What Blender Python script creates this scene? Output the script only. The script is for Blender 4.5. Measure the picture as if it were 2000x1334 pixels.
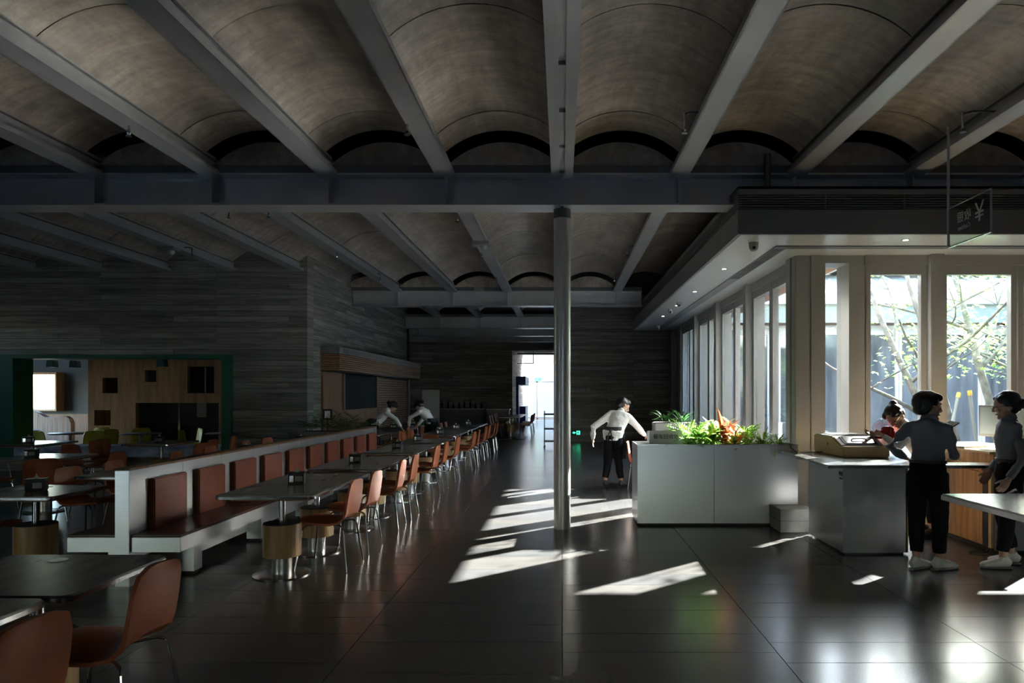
import bpy, bmesh, math, random
from math import pi, sin, cos, sqrt, atan2, radians as R
from mathutils import Vector as V, Matrix, Euler
random.seed(7)
S = bpy.context.scene
for o in list(bpy.data.objects): bpy.data.objects.remove(o)
C = S.collection

# ------------------------------------------------------------------ camera, sky, sun, exposure
cam = bpy.data.objects.new('camera', bpy.data.cameras.new('camera')); C.objects.link(cam)
cam.location = (0, 0, 1.6); cam.rotation_euler = (pi/2, 0, 0)
cam.data.sensor_width = 36; cam.data.lens = 24.0
cam.data.shift_x = -98/2000; cam.data.shift_y = 103/2000
cam.data.clip_start = .05; cam.data.clip_end = 300
S.camera = cam
SUN = V((1.447, 1.272, 1.0)).normalized()          # direction towards the sun
w = bpy.data.worlds.new('sky'); S.world = w; w.use_nodes = True
nt = w.node_tree; bg = nt.nodes['Background']
sky = nt.nodes.new('ShaderNodeTexSky'); sky.sky_type = 'NISHITA'; sky.sun_disc = False
sky.sun_elevation = R(27.4); sky.sun_rotation = atan2(SUN.x, SUN.y); sky.dust_density = 1.5
nt.links.new(sky.outputs[0], bg.inputs[0]); bg.inputs[1].default_value = 1.6
sl = bpy.data.lights.new('sun', 'SUN'); sl.energy = 60.0; sl.angle = R(.6); sl.color = (1, .95, .885)
so = bpy.data.objects.new('sun', sl); C.objects.link(so); so.rotation_euler = SUN.to_track_quat('Z', 'Y').to_euler()
def portal(loc, rot, sx, sy):
    l = bpy.data.lights.new('portal', 'AREA'); l.shape = 'RECTANGLE'; l.size = sx; l.size_y = sy; l.cycles.is_portal = True
    o = bpy.data.objects.new('portal', l); C.objects.link(o); o.location = loc; o.rotation_euler = rot
portal((7.7, 13.6, 4.3), (0, 0, 0), 7.6, 7.8)
S.view_settings.view_transform = 'Standard'; S.view_settings.look = 'None'
S.view_settings.gamma = 1; S.view_settings.use_curve_mapping = False
S.view_settings.exposure = 1.3
S.cycles.use_denoising = True
S.cycles.max_bounces = 6; S.cycles.diffuse_bounces = 4; S.cycles.glossy_bounces = 3; S.cycles.transparent_max_bounces = 10
S.cycles.use_adaptive_sampling = True; S.cycles.adaptive_threshold = .08
S.cycles.sample_clamp_indirect = 25.0; S.cycles.blur_glossy = 0.1

# ------------------------------------------------------------------ materials
def M(name, col, rough=.5, metal=0., noise=0., nscale=6., bump=0., bscale=60., stretch=(1, 1, 1), spec=.5, col2=None, emit=0.):
    m = bpy.data.materials.new(name); m.use_nodes = True; t = m.node_tree; b = t.nodes['Principled BSDF']
    b.inputs['Base Color'].default_value = (*col, 1); b.inputs['Roughness'].default_value = rough
    b.inputs['Metallic'].default_value = metal; b.inputs['Specular IOR Level'].default_value = spec
    if emit:
        b.inputs['Emission Color'].default_value = (*col, 1); b.inputs['Emission Strength'].default_value = emit
    g = None
    if noise or bump:
        g = t.nodes.new('ShaderNodeNewGeometry'); mp = t.nodes.new('ShaderNodeMapping'); mp.inputs['Scale'].default_value = stretch
        t.links.new(g.outputs['Position'], mp.inputs[0])
    if noise:
        n = t.nodes.new('ShaderNodeTexNoise'); n.inputs['Scale'].default_value = nscale; n.inputs['Detail'].default_value = 6
        t.links.new(mp.outputs[0], n.inputs[0])
        r = t.nodes.new('ShaderNodeValToRGB'); c2 = col2 or tuple(c*(1-noise) for c in col)
        r.color_ramp.elements[0].color = (*c2, 1); r.color_ramp.elements[0].position = .3
        r.color_ramp.elements[1].color = (*tuple(min(1, c*(1+noise*.4)) for c in col), 1); r.color_ramp.elements[1].position = .7
        t.links.new(n.outputs[0], r.inputs[0]); t.links.new(r.outputs[0], b.inputs['Base Color'])
    if bump:
        n2 = t.nodes.new('ShaderNodeTexNoise'); n2.inputs['Scale'].default_value = bscale; n2.inputs['Detail'].default_value = 4
        t.links.new(mp.outputs[0], n2.inputs[0])
        bp = t.nodes.new('ShaderNodeBump'); bp.inputs['Strength'].default_value = bump; bp.inputs['Distance'].default_value = .01
        t.links.new(n2.outputs[0], bp.inputs['Height']); t.links.new(bp.outputs[0], b.inputs['Normal'])
    return m
def glassmat(name, tint=(.93, .96, .96), refl=.10):
    m = bpy.data.materials.new(name); m.use_nodes = True; t = m.node_tree; t.nodes.clear()
    o = t.nodes.new('ShaderNodeOutputMaterial'); a = t.nodes.new('ShaderNodeBsdfTransparent'); a.inputs[0].default_value = (*tint, 1)
    g = t.nodes.new('ShaderNodeBsdfGlossy'); g.inputs['Roughness'].default_value = .02
    lw = t.nodes.new('ShaderNodeLayerWeight'); lw.inputs[0].default_value = .5
    pw = t.nodes.new('ShaderNodeMath'); pw.operation = 'POWER'; pw.inputs[1].default_value = 5; t.links.new(lw.outputs['Facing'], pw.inputs[0])
    f = t.nodes.new('ShaderNodeMath'); f.operation = 'MULTIPLY_ADD'; f.inputs[1].default_value = .8; f.inputs[2].default_value = refl*.3; t.links.new(pw.outputs[0], f.inputs[0])
    mx = t.nodes.new('ShaderNodeMixShader'); t.links.new(f.outputs[0], mx.inputs[0])
    t.links.new(a.outputs[0], mx.inputs[1]); t.links.new(g.outputs[0], mx.inputs[2]); t.links.new(mx.outputs[0], o.inputs[0])
    return m
def board_concrete(name, axis, col=(.31, .295, .262), bh=.115):
    """board-marked concrete: long horizontal boards, each of its own tone, with grain and thin raised joints"""
    m = bpy.data.materials.new(name); m.use_nodes = True; t = m.node_tree; b = t.nodes['Principled BSDF']; L = t.links.new
    g = t.nodes.new('ShaderNodeNewGeometry'); s = t.nodes.new('ShaderNodeSeparateXYZ'); L(g.outputs['Position'], s.inputs[0])
    c = t.nodes.new('ShaderNodeCombineXYZ'); L(s.outputs[axis], c.inputs[0]); L(s.outputs['Z'], c.inputs[1])
    br = t.nodes.new('ShaderNodeTexBrick'); br.offset = .37; br.offset_frequency = 3; br.squash = 1
    br.inputs['Scale'].default_value = 1; br.inputs['Brick Width'].default_value = 2.4; br.inputs['Row Height'].default_value = bh
    br.inputs['Mortar Size'].default_value = .004; br.inputs['Bias'].default_value = -.1
    br.inputs['Color1'].default_value = (*[x*.62 for x in col], 1); br.inputs['Color2'].default_value = (*[x*1.2 for x in col], 1)
    br.inputs['Mortar'].default_value = (*[x*.35 for x in col], 1); L(c.outputs[0], br.inputs[0])
    mp = t.nodes.new('ShaderNodeMapping'); mp.inputs['Scale'].default_value = (.7, 14, 1); L(c.outputs[0], mp.inputs[0])
    n = t.nodes.new('ShaderNodeTexNoise'); n.inputs['Scale'].default_value = 1.6; n.inputs['Detail'].default_value = 8; n.inputs['Roughness'].default_value = .7; L(mp.outputs[0], n.inputs[0])
    r = t.nodes.new('ShaderNodeMapRange'); r.inputs[1].default_value = .3; r.inputs[2].default_value = .7; r.inputs[3].default_value = .35; r.inputs[4].default_value = 1.45; L(n.outputs[0], r.inputs[0])
    mx = t.nodes.new('ShaderNodeVectorMath'); mx.operation = 'SCALE'; L(br.outputs[0], mx.inputs[0]); L(r.outputs[0], mx.inputs['Scale'])
    L(mx.outputs[0], b.inputs['Base Color']); b.inputs['Roughness'].default_value = .75
    ad = t.nodes.new('ShaderNodeMath'); ad.operation = 'MULTIPLY_ADD'; ad.inputs[1].default_value = .5; L(n.outputs[0], ad.inputs[0]); L(br.outputs[0], ad.inputs[2])
    bp = t.nodes.new('ShaderNodeBump'); bp.inputs['Strength'].default_value = .8; bp.inputs['Distance'].default_value = .02; L(ad.outputs[0], bp.inputs['Height']); L(bp.outputs[0], b.inputs['Normal'])
    return m
def woodmat(name, col, axis='Z', rough=.45, k=1.):
    st = {'Z': (22*k, 22*k, 1.2), 'X': (1.2, 22*k, 22*k), 'Y': (22*k, 1.2, 22*k)}[axis]
    return M(name, col, rough, noise=.42, nscale=1.0, bump=.15, bscale=4, stretch=st)
def brushed(name, col, rough, st=(3, 3, 90)):
    return M(name, col, rough, metal=.92, noise=.05, nscale=1.2, bump=.02, bscale=6, stretch=st)
def leafmat(name, col, col2):
    m = M(name, col, .4, noise=.3, nscale=20, col2=col2); b = m.node_tree.nodes['Principled BSDF']
    t = m.node_tree; tr = t.nodes.new('ShaderNodeBsdfTranslucent'); tr.inputs[0].default_value = (*[min(1, c*1.6) for c in col], 1)
    mx = t.nodes.new('ShaderNodeMixShader'); mx.inputs[0].default_value = .4
    t.links.new(b.outputs[0], mx.inputs[1]); t.links.new(tr.outputs[0], mx.inputs[2]); t.links.new(mx.outputs[0], t.nodes['Material Output'].inputs[0])
    return m
def vaultmat():
    m = M('vault_concrete', (.44, .375, .315), .40, noise=.40, nscale=1.1, bump=.18, bscale=16, stretch=(1.6, .8, 1.6)); t = m.node_tree; L = t.links.new
    b = t.nodes['Principled BSDF']; src = b.inputs['Base Color'].links[0].from_socket; g = t.nodes['Geometry'] if 'Geometry' in t.nodes else t.nodes.new('ShaderNodeNewGeometry')
    def layer(st, sc, lo, hi, det=8):
        mp = t.nodes.new('ShaderNodeMapping'); mp.inputs['Scale'].default_value = st; L(g.outputs['Position'], mp.inputs[0])
        n = t.nodes.new('ShaderNodeTexNoise'); n.inputs['Scale'].default_value = sc; n.inputs['Detail'].default_value = det; n.inputs['Roughness'].default_value = .68; L(mp.outputs[0], n.inputs[0])
        r = t.nodes.new('ShaderNodeMapRange'); r.inputs[1].default_value = .32; r.inputs[2].default_value = .68; r.inputs[3].default_value = lo; r.inputs[4].default_value = hi; L(n.outputs[0], r.inputs[0]); return r.outputs[0]
    oi = t.nodes.new('ShaderNodeObjectInfo'); rr = t.nodes.new('ShaderNodeMapRange'); rr.inputs[3].default_value = .80; rr.inputs[4].default_value = 1.12; L(oi.outputs['Random'], rr.inputs[0])
    cur = src
    for f in (layer((1, 1, 1), 9, .72, 1.18), layer((.5, 7, .5), 1.6, .75, 1.2), layer((6, .5, 2), 1.3, .8, 1.15), rr.outputs[0]):
        v = t.nodes.new('ShaderNodeVectorMath'); v.operation = 'SCALE'; L(cur, v.inputs[0]); L(f, v.inputs['Scale']); cur = v.outputs[0]
    L(cur, b.inputs['Base Color']); return m
m_vault = vaultmat()
m_steel = M('grey_painted_steel', (.44, .44, .455), .33, metal=.35, noise=.08, nscale=3)
m_dsteel = M('dark_painted_steel', (.12, .12, .125), .45, metal=.3)
m_col = M('column_satin_steel', (.62, .61, .60), .34, metal=.55, noise=.05, nscale=1.2, stretch=(30, 30, .6))
m_wallX = board_concrete('board_concrete_x', 'X'); m_wallY = board_concrete('board_concrete_y', 'Y')
m_floor = M('dark_floor_tile', (.060, .060, .062), .22, noise=.2, nscale=2.0, bump=.018, bscale=2.5, spec=.75)
m_floor2 = M('dark_floor_tile_warm', (.066, .063, .061), .23, noise=.2, nscale=2.0, bump=.018, bscale=2.5, spec=.75)
m_joint = M('floor_joint', (.012, .012, .012), .7)
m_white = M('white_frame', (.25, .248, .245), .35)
m_soff = M('soffit_panel', (.50, .50, .495), .30, metal=.3)
m_fascia = M('fascia_grey', (.20, .198, .195), .38, metal=.3)
m_black = M('black', (.012, .012, .012), .5)
m_plain = M('dark_plaster', (.10, .10, .10), .8)
m_glass = glassmat('clear_glass')
m_stain = brushed('brushed_stainless', (.56, .56, .57), .33)
m_stainT = brushed('stainless_top', (.40, .41, .42), .20, (90, 3, 3))
m_chrome = M('chrome', (.55, .55, .56), .20, metal=1.)
m_leather = M('brown_leather', (.36, .098, .036), .45, spec=.35, noise=.25, nscale=5, bump=.05, bscale=160)
m_cush = M('rust_leather', (.22, .060, .030), .42, spec=.3, noise=.2, nscale=4, bump=.04, bscale=120)
m_seat = M('dark_red_leather', (.085, .020, .013), .30, noise=.2, nscale=4)
m_top = M('grey_stone_top', (.20, .188, .172), .26, noise=.35, nscale=3.2, stretch=(3, .8, 1))
m_drum = woodmat('oak_drum', (.46, .28, .11), 'Z', .4)
m_wood = woodmat('oak', (.52, .31, .14), 'Z', .45)
m_woodL = M('light_oak', (.60, .43, .20), .4, noise=.16, nscale=1, stretch=(2, 2, 40))
m_woodD = woodmat('dark_wood', (.23, .115, .05), 'Z', .5)
m_slat = woodmat('walnut_slat', (.30, .15, .075), 'Y', .5)
m_green = M('green_paint', (.005, .10, .048), .5)
m_lime = M('lime_plastic', (.42, .36, .015), .5)
m_ply = woodmat('kids_panel', (.50, .27, .115), 'Z', .5, .45)
m_tissue = M('tissue', (.75, .74, .72), .8)
m_paper = M('paper', (.86, .85, .82), .6)
m_ink = M('ink', (.012, .012, .012), .6)
m_signw = M('sign_letters', (.42, .42, .42), .5)
m_teal = M('teal_lamp', (.03, .11, .12), .4)
m_blue = M('blue_panel', (.015, .06, .24), .4)
m_exit = M('exit_green', (.05, .9, .42), .5, emit=1.2)
m_screen = M('dark_screen', (.010, .022, .030), .6, spec=.08)
m_conc = M('cast_concrete', (.15, .147, .138), .7, noise=.3, nscale=5, bump=.2, bscale=40)
m_skin = M('skin', (.44, .25, .17), .5); m_hair = M('black_hair', (.010, .009, .009), .42, bump=.3, bscale=90, stretch=(1, 1, .3))
m_shirtG = M('grey_shirt', (.16, .17, .20), .75, bump=.25, bscale=14); m_shirtW = M('white_shirt', (.74, .73, .71), .75, bump=.25, bscale=14)
m_trous = M('black_trousers', (.007, .007, .008), .85, spec=.15); m_shoe = M('white_shoe', (.60, .58, .53), .55); m_apron = M('dark_apron', (.03, .03, .035), .8)
m_bark = M('bark', (.17, .155, .14), .8, noise=.5, nscale=9, bump=.4, bscale=30)
m_maple = leafmat('maple_leaf', (.20, .42, .07), (.36, .52, .10))
m_roofm = M('metal_roof', (.70, .74, .78), .4); m_olive = M('olive_band', (.30, .31, .25), .6)
m_pave = M('courtyard_paving', (.62, .61, .59), .8, noise=.2, nscale=2)
m_dglass = M('dark_glazing', (.17, .165, .16), .06, spec=1., noise=.6, nscale=1.5, stretch=(2.5, 2.5, .35))
m_lite = M('downlight_glow', (1, .95, .86), .5, emit=6.)

# ------------------------------------------------------------------ mesh helpers
class B:
    def __init__(s): s.v = []; s.f = []
    def add(s, vs, fs):
        k = len(s.v); s.v += [tuple(x) for x in vs]; s.f += [tuple(i+k for i in f) for f in fs]; return s
    def box(s, x0, x1, y0, y1, z0, z1):
        return s.add([(x0,y0,z0),(x1,y0,z0),(x1,y1,z0),(x0,y1,z0),(x0,y0,z1),(x1,y0,z1),(x1,y1,z1),(x0,y1,z1)],
                     [(0,3,2,1),(4,5,6,7),(0,1,5,4),(1,2,6,5),(2,3,7,6),(3,0,4,7)])
    def prism(s, poly, a0, a1, axis='Z'):
        n = len(poly)
        def p(q, a): return {'Z': (q[0], q[1], a), 'X': (a, q[0], q[1]), 'Y': (q[0], a, q[1])}[axis]
        return s.add([p(q, a0) for q in poly]+[p(q, a1) for q in poly],
                     [tuple(range(n-1, -1, -1)), tuple(range(n, 2*n))]+[(i, (i+1) % n, (i+1) % n+n, i+n) for i in range(n)])
    def lathe(s, prof, c=(0, 0, 0), n=24):
        vs = []; fs = []; m = len(prof)
        for r, z in prof:
            for i in range(n): vs.append((c[0]+r*cos(2*pi*i/n), c[1]+r*sin(2*pi*i/n), c[2]+z))
        for j in range(m-1):
            for i in range(n): fs.append((j*n+i, j*n+(i+1) % n, (j+1)*n+(i+1) % n, (j+1)*n+i))
        fs.append(tuple(range(n-1, -1, -1))); fs.append(tuple(range((m-1)*n, m*n)))
        return s.add(vs, fs)
    def loft(s, pts, rad, n=10, side=None):
        """elliptical tube through pts; rad: r or (a,b) per point, a along side"""
        pts = [V(p) for p in pts]; vs = []; fs = []; m = len(pts)
        for i, p in enumerate(pts):
            d = (pts[min(i+1, m-1)]-pts[max(i-1, 0)]).normalized()
            sd = V(side) if side else (V((0, 0, 1)) if abs(d.z) < .9 else V((1, 0, 0)))
            sd = (sd-d*sd.dot(d)); sd.normalize(); up = d.cross(sd)
            r = rad[i] if isinstance(rad, (list, tuple)) else rad
            a, b = r if isinstance(r, (list, tuple)) else (r, r)
            for k in range(n):
                an = 2*pi*k/n; vs.append(p+sd*a*cos(an)+up*b*sin(an))
        for j in range(m-1):
            for k in range(n): fs.append((j*n+k, j*n+(k+1) % n, (j+1)*n+(k+1) % n, (j+1)*n+k))
        fs.append(tuple(range(n-1, -1, -1))); fs.append(tuple(range((m-1)*n, m*n)))
        return s.add(vs, fs)
    def ell(s, c, r, rot=None, nu=14, nv=9):
        prof = []; vs = []; fs = []
        for j in range(1, nv):
            t = pi*j/nv
            for i in range(nu): vs.append(V((r[0]*sin(t)*cos(2*pi*i/nu), r[1]*sin(t)*sin(2*pi*i/nu), -r[2]*cos(t))))
        k = len(vs); vs += [V((0, 0, -r[2])), V((0, 0, r[2]))]
        for j in range(nv-2):
            for i in range(nu): fs.append((j*nu+i, j*nu+(i+1) % nu, (j+1)*nu+(i+1) % nu, (j+1)*nu+i))
        for i in range(nu): fs.append((k, (i+1) % nu, i)); fs.append((k+1, (nv-2)*nu+i, (nv-2)*nu+(i+1) % nu))
        if rot is not None: vs = [rot @ x for x in vs]
        return s.add([x+V(c) for x in vs], fs)
    def mesh(s, name, mat, smooth=False, bevel=0.):
        me = bpy.data.meshes.new(name); me.from_pydata(s.v, [], s.f)
        bm = bmesh.new(); bm.from_mesh(me)
        if bevel: bmesh.ops.bevel(bm, geom=[e for e in bm.edges if len(e.link_faces) == 2 and e.calc_face_angle(0) > .6], offset=bevel, segments=2, affect='EDGES', clamp_overlap=True)
        bmesh.ops.recalc_face_normals(bm, faces=bm.faces); bm.to_mesh(me); bm.free()
        if mat: me.materials.append(mat)
        if smooth:
            me.polygons.foreach_set('use_smooth', [True]*len(me.polygons))
            try: me.set_sharp_from_angle(angle=R(40))
            except Exception: pass
        return me
    def obj(s, name, mat, parent=None, smooth=False, bevel=0., loc=None, **kw):
        return O(name, s.mesh(name, mat, smooth, bevel), parent, loc, **kw)
def O(name, me, parent=None, loc=None, rot=None, **kw):
    o = bpy.data.objects.new(name, me); C.objects.link(o); o.parent = parent
    if loc is not None: o.location = loc
    if rot is not None: o.rotation_euler = rot
    for k, v in kw.items(): o[k] = v
    return o
def tag(o, label, cat, group=None):
    o['label'] = label; o['category'] = cat
    if group: o['group'] = group
    return o
def T(name, label, cat, loc=(0, 0, 0), rz=0., group=None):
    o = O(name, None, None, loc, (0, 0, rz)); o.empty_display_size = .1
    return tag(o, label, cat, group)
def struct(name, loc=(0, 0, 0), label=None):
    o = O(name, None, None, loc); o['kind'] = 'structure'
    if label: o['label'] = label
    return o
def sbox(name, mat, *a, label=None, bevel=0.):
    o = B().box(*a).obj(name, mat, bevel=bevel); o['kind'] = 'structure'
    if label: o['label'] = label
    return o
def kids(o): return [x for x in KID if x.parent == o]
def copy_tree(src, loc, rz, label, group=None, name=None, parent=None):
    r = src.copy(); C.objects.link(r); r.parent = parent
    r.location = loc; r.rotation_euler = (0, 0, rz)
    if label is not None: r['label'] = label
    if group: r['group'] = group
    elif 'group' in r: del r['group']
    for ch in list(src.children):
        c = ch.copy(); C.objects.link(c); c.parent = r
        for g in list(ch.children):
            d = g.copy(); C.objects.link(d); d.parent = c
    return r
def rrect(x0, x1, y0, y1, r, n=5):
    p = []
    for cx, cy, a in ((x1-r, y1-r, 0), (x0+r, y1-r, 90), (x0+r, y0+r, 180), (x1-r, y0+r, 270)):
        for i in range(n+1): p.append((cx+r*cos(R(a+90*i/n)), cy+r*sin(R(a+90*i/n))))
    return p
def text(name, body, size, mat, parent, loc, rot, depth=.002, align='CENTER', mirror=False, font=None):
    cu = bpy.data.curves.new(name, 'FONT'); cu.body = body; cu.size = size; cu.extrude = depth; cu.align_x = align; cu.align_y = 'CENTER'
    cu.resolution_u = 3
    t = bpy.data.objects.new('tmp', cu); C.objects.link(t); dg = bpy.context.evaluated_depsgraph_get()
    me = bpy.data.meshes.new_from_object(t.evaluated_get(dg)); bpy.data.objects.remove(t)
    me.materials.clear(); me.materials.append(mat)
    if mirror:
        for v in me.vertices: v.co.x *= -1
        me.flip_normals()
    return O(name, me, parent, loc, rot)
ORD = ['first', 'second', 'third', 'fourth', 'fifth', 'sixth', 'seventh', 'eighth', 'ninth', 'tenth', 'eleventh', 'twelfth', 'thirteenth', 'fourteenth', 'fifteenth']

# ================================================================== STRUCTURE
W = 1.372; ZB = 4.16; ZS = 4.36; RISE = .27; ZC = ZS+RISE
# ---- floor: recessed bed with tiles laid in long strips
floor = sbox('floor', m_joint, -16.5, 12.8, -6.9, 48, -.25, -.006, label='dark polished floor tiles laid in long strips')
tiles = []; TW = 1.332
for k in range(-9, 8):
    y = -6.6+.17*((k*7) % 5); i = k*3
    while y < 24:
        L = (.5, .333, .5, .333)[i % 4] if (k+i) % 5 else .333; i += 1
        tiles.append((k*TW, y, L)); y += L
def tvis(t):
    x, y, L = t[0]+TW/2, t[1]+t[2]/2, 0
    px = 1098+1333*x/max(y, .1); vis = y > 3.6 and -60 < px < 2060 and not (x > 2.7 and y > 8.5) and not (x < -5 and y > 14)
    return (0 if vis else 1, y)
tiles.sort(key=tvis)
tm = {}
rest = B(); gp = .0025
for n, (x, y, L) in enumerate(tiles):
    if n < 300:
        mt = m_floor2 if random.random() < .4 else m_floor
        key = (round(L, 3), mt.name)
        if key not in tm: tm[key] = B().box(gp, TW-gp, gp, L-gp, -.02, 0).mesh('floor_tile', mt)
        O('floor_tile', tm[key], floor, (x, y, random.uniform(0, .0004)))
    elif y < 26: rest.box(x+gp, x+TW-gp, y+gp, y+L-gp, -.02, 0)
for k in range(-2, 2):
    for j in range(40): rest.box(k*TW+gp, (k+1)*TW-gp, 24.4+j*.5+gp, 24.4+(j+1)*.5-gp, -.02, 0)
for k in range(-4, -2):
    for j in range(16): rest.box(k*TW+gp, (k+1)*TW-gp, 24.4+j*.5+gp, 24.4+(j+1)*.5-gp, -.02, 0)
rest.obj('floor_tile_field', m_floor, floor, kind='stuff')

# ---- ceiling: dark slab above, vault panels below
ceil = B(); 
for a in ((-16.5, 12.8, -6.9, 9.2, 4.95, 5.2), (-16.5, 3.3, 9.2, 18.1, 4.95, 5.2), (12.1, 12.8, 9.2, 18.1, 4.95, 5.2), (-16.5, 12.8, 18.1, 23.5, 4.95, 5.2), (-9, 1.2, 23.5, 31, 4.95, 5.2)): ceil.box(*a)
ceil = ceil.obj('ceiling', m_black); ceil['kind'] = 'structure'; ceil['label'] = 'barrel vaulted concrete ceiling between grey steel beams'
def vault_mesh(L, half=W/2-.012, t=.04, n=16):
    Rr = (half*half+RISE*RISE)/(2*RISE); a0 = math.asin(half/Rr); b = B(); vs = []; fs = []
    for y in (.006, L-.006):
        for rr in (Rr, Rr+t):
            for i in range(n+1):
                a = -a0+2*a0*i/n; vs.append((rr*sin(a), y, ZS-(Rr-RISE)+rr*cos(a)))
    m = n+1
    for i in range(n):
        fs += [(i, i+1, 2*m+i+1, 2*m+i), (m+i, 3*m+i, 3*m+i+1, m+i+1), (i, m+i, m+i+1, i+1), (2*m+i, 2*m+i+1, 3*m+i+1, 3*m+i)]
    fs += [(0, 2*m, 3*m, m), (n, m+n, 3*m+n, 2*m+n)]
    return b.add(vs, fs).mesh('vault_panel', m_vault, smooth=True)
def vaults(ks, y0, y1, seg):
    n = max(1, round((y1-y0)/seg)); L = (y1-y0)/n; me = vault_mesh(L)
    for k in ks:
        for j in range(n):
            O('vault_panel', me, ceil, ((k+.5)*W, y0+j*L, random.uniform(-.004, .004)))
lun = B(); nn = 16; half = W/2-.012; Rr = (half*half+RISE*RISE)/(2*RISE); a0 = math.asin(half/Rr)
lp = [(Rr*sin(-a0+2*a0*i/nn)*.97, ZS-.075-(Rr-RISE)+Rr*cos(-a0+2*a0*i/nn)) for i in range(nn+1)]
lun_me = B().prism([(-half, 4.195)]+lp+[(half, 4.195)], 0, .08, 'Y').mesh('lunette', m_vault)
vaults(range(-7, 8), -6.7, 7.3, 2.0); vaults(range(-7, 8), 7.3, 7.84, 1)
vaults(range(-4, 2), 8.55, 16.85, 2.05); vaults(range(-10, -4), 8.55, 14.2, 1.9)
vaults(range(-6, 0), 17.6, 22.7, 2.5)
for k in range(-7, 8): O('lunette', lun_me, ceil, ((k+.5)*W, 8.0, 0))
for k in range(-4, 1): O('lunette', lun_me, ceil, ((k+.5)*W, 17.1, 0))

# ---- steel: girders (across) and ceiling beams (along)
def girder(y, x0, x1, label, ztop=4.19):
    g = T('steel_girder', label, 'girder', ((x0+x1)/2, y, 3.815)); c = (x0+x1)/2; h = (x1-x0)/2
    B().box(-h, h, -.165, .165, 0, .022).obj('bottom_flange', m_steel, g)
    B().box(-h, h, -.165, .165, ztop-3.815-.022, ztop-3.815).obj('top_flange', m_steel, g)
    B().box(-h, h, -.008, .008, .022, ztop-3.815-.022).obj('web', m_steel, g)
    B().box(-h, h, -.165, -.152, ztop-3.815, ztop-3.815+.09).obj('top_plate', m_dsteel, g)
    me = B().box(-.008, .008, -.15, -.008, .022, ztop-3.815-.022).mesh('stiffener', m_steel)
    k = math.ceil((x0+.05)/W)
    while k*W < x1-.05: O('stiffener', me, g, (k*W-c, 0, 0)); k += 1
    return g
girder(8.15, -12.5, 12.6, 'grey steel girder across the near ceiling resting on the round column')
girder(17.25, -5.28, 2.0, 'grey steel girder across the middle of the hall over the aisle')
girder(23.0, -5.28, 0.10, 'grey steel girder at the far end of the hall, before the dim recess')
girder(26.1, -7.2, 0.54, 'thin looking steel girder in the recess behind the far girder')
girder(29.0, -7.2, 0.54, 'last steel girder, tight against the back wall of the recess')
def beam_mesh(kind, L):
    b = B()
    if kind == 'double':
        for s in (-1, 1):
            b = b.box(s*.035 if s > 0 else -.125, .125 if s > 0 else -.035, 0, L, 0, .022)
        return b.mesh('bottom_flange', m_steel)
    return b.box(-.105, .105, 0, L, 0, .022).mesh('bottom_flange', m_steel)
def ceiling_beam(k, y0, y1, label, group=None, double=False):
    L = y1-y0; g = T('ceiling_beam', label, 'beam', (k*W, y0, ZB), 0, group)
    if double:
        for s in (-1, 1): B().box(min(s*.03, s*.128), max(s*.03, s*.128), 0, L, 0, .05).obj('bottom_flange', m_steel, g)
        for j in range(int(L/.9)): B().box(-.03, .03, .05+j*.9, .05+j*.9+.68, .02, .05).obj('track_cover', m_steel, g)
        B().box(-.03, .03, 0, L, .06, .10).obj('track', m_black, g)
    else:
        B().box(-.105, .105, 0, L, 0, .024).obj('bottom_flange', m_steel, g)
        for s in (-1, 1): B().box(s*.105-.006, s*.105+.006, 0, L, .0, .055).obj('flange_lip', m_steel, g)
    B().box(-.03 if not double else -.05, .03 if not double else .05, 0, L, .05 if double else .024, ZS-ZB+.03).obj('web', m_steel, g)
    B().box(-.045, .045, 0, L, ZS-ZB-.03, ZS-ZB-.01).obj('vault_seat', m_dsteel, g)
    return g
def side(k):
    if k == 0: return 'directly over the round column'
    return '%s to the %s of the round column' % (ORD[abs(k)-1], 'left' if k < 0 else 'right')
for k in range(-7, 8):
    ceiling_beam(k, -6.4, 8.05, 'near bay grey ceiling beam, '+side(k), double=(k == 0))
for k in range(-9, 2):
    ceiling_beam(k, 8.35, 17.1 if k >= -3 else 14.2, 'beam of the second bay beyond the girder, '+side(k))
for k in range(-3, 0):
    ceiling_beam(k, 17.6, 22.8, 'far bay ceiling beam beyond the middle girder, '+side(k))

# ---- walls
def wall_with_hole(name, mat, x0, x1, z0, z1, hx0, hx1, hz0, hz1, y0, y1, label):
    b = B(); b.box(x0, hx0, y0, y1, z0, z1); b.box(hx1, x1, y0, y1, z0, z1); b.box(hx0, hx1, y0, y1, hz1, z1)
    if hz0 > z0: b.box(hx0, hx1, y0, y1, z0, hz0)
    o = b.obj(name, mat); o['kind'] = 'structure'; o['label'] = label; return o
wl = wall_with_hole('wall_left', m_wallX, -16.5, -5.3, 0, 4.9, -11.75, -6.85, .30, 2.42, 14.2, 14.55, 'dim board-marked concrete wall above the green framed opening')
o = B().box(-5.6, -5.3, 14.55, 23.6, 0, 4.9).obj('wall_kiosk', m_wallY); o['kind'] = 'structure'; o['label'] = 'board-marked concrete wall receding behind the snack kiosk'
wb = wall_with_hole('wall_back', m_wallX, -9, 1.2, 0, 4.95, -2.2, .55, 0, 3.52, 30.0, 30.3, 'board-marked concrete wall at the far end with the bright passage')
sbox('wall_right', m_wallX, .12, 12.6, 22.9, 23.2, 0, 4.95, label='board-marked concrete wall behind the round column and the stooping person')
sbox('wall_recess_left', m_wallY, -9.0, -8.8, 23.3, 30, 0, 4.95); sbox('wall_recess_front', m_plain, -9, -5.3, 23.3, 23.6, 0, 4.95)
sbox('wall_recess_right', m_wallY, .55, .75, 23.2, 30, 0, 4.95)
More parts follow.
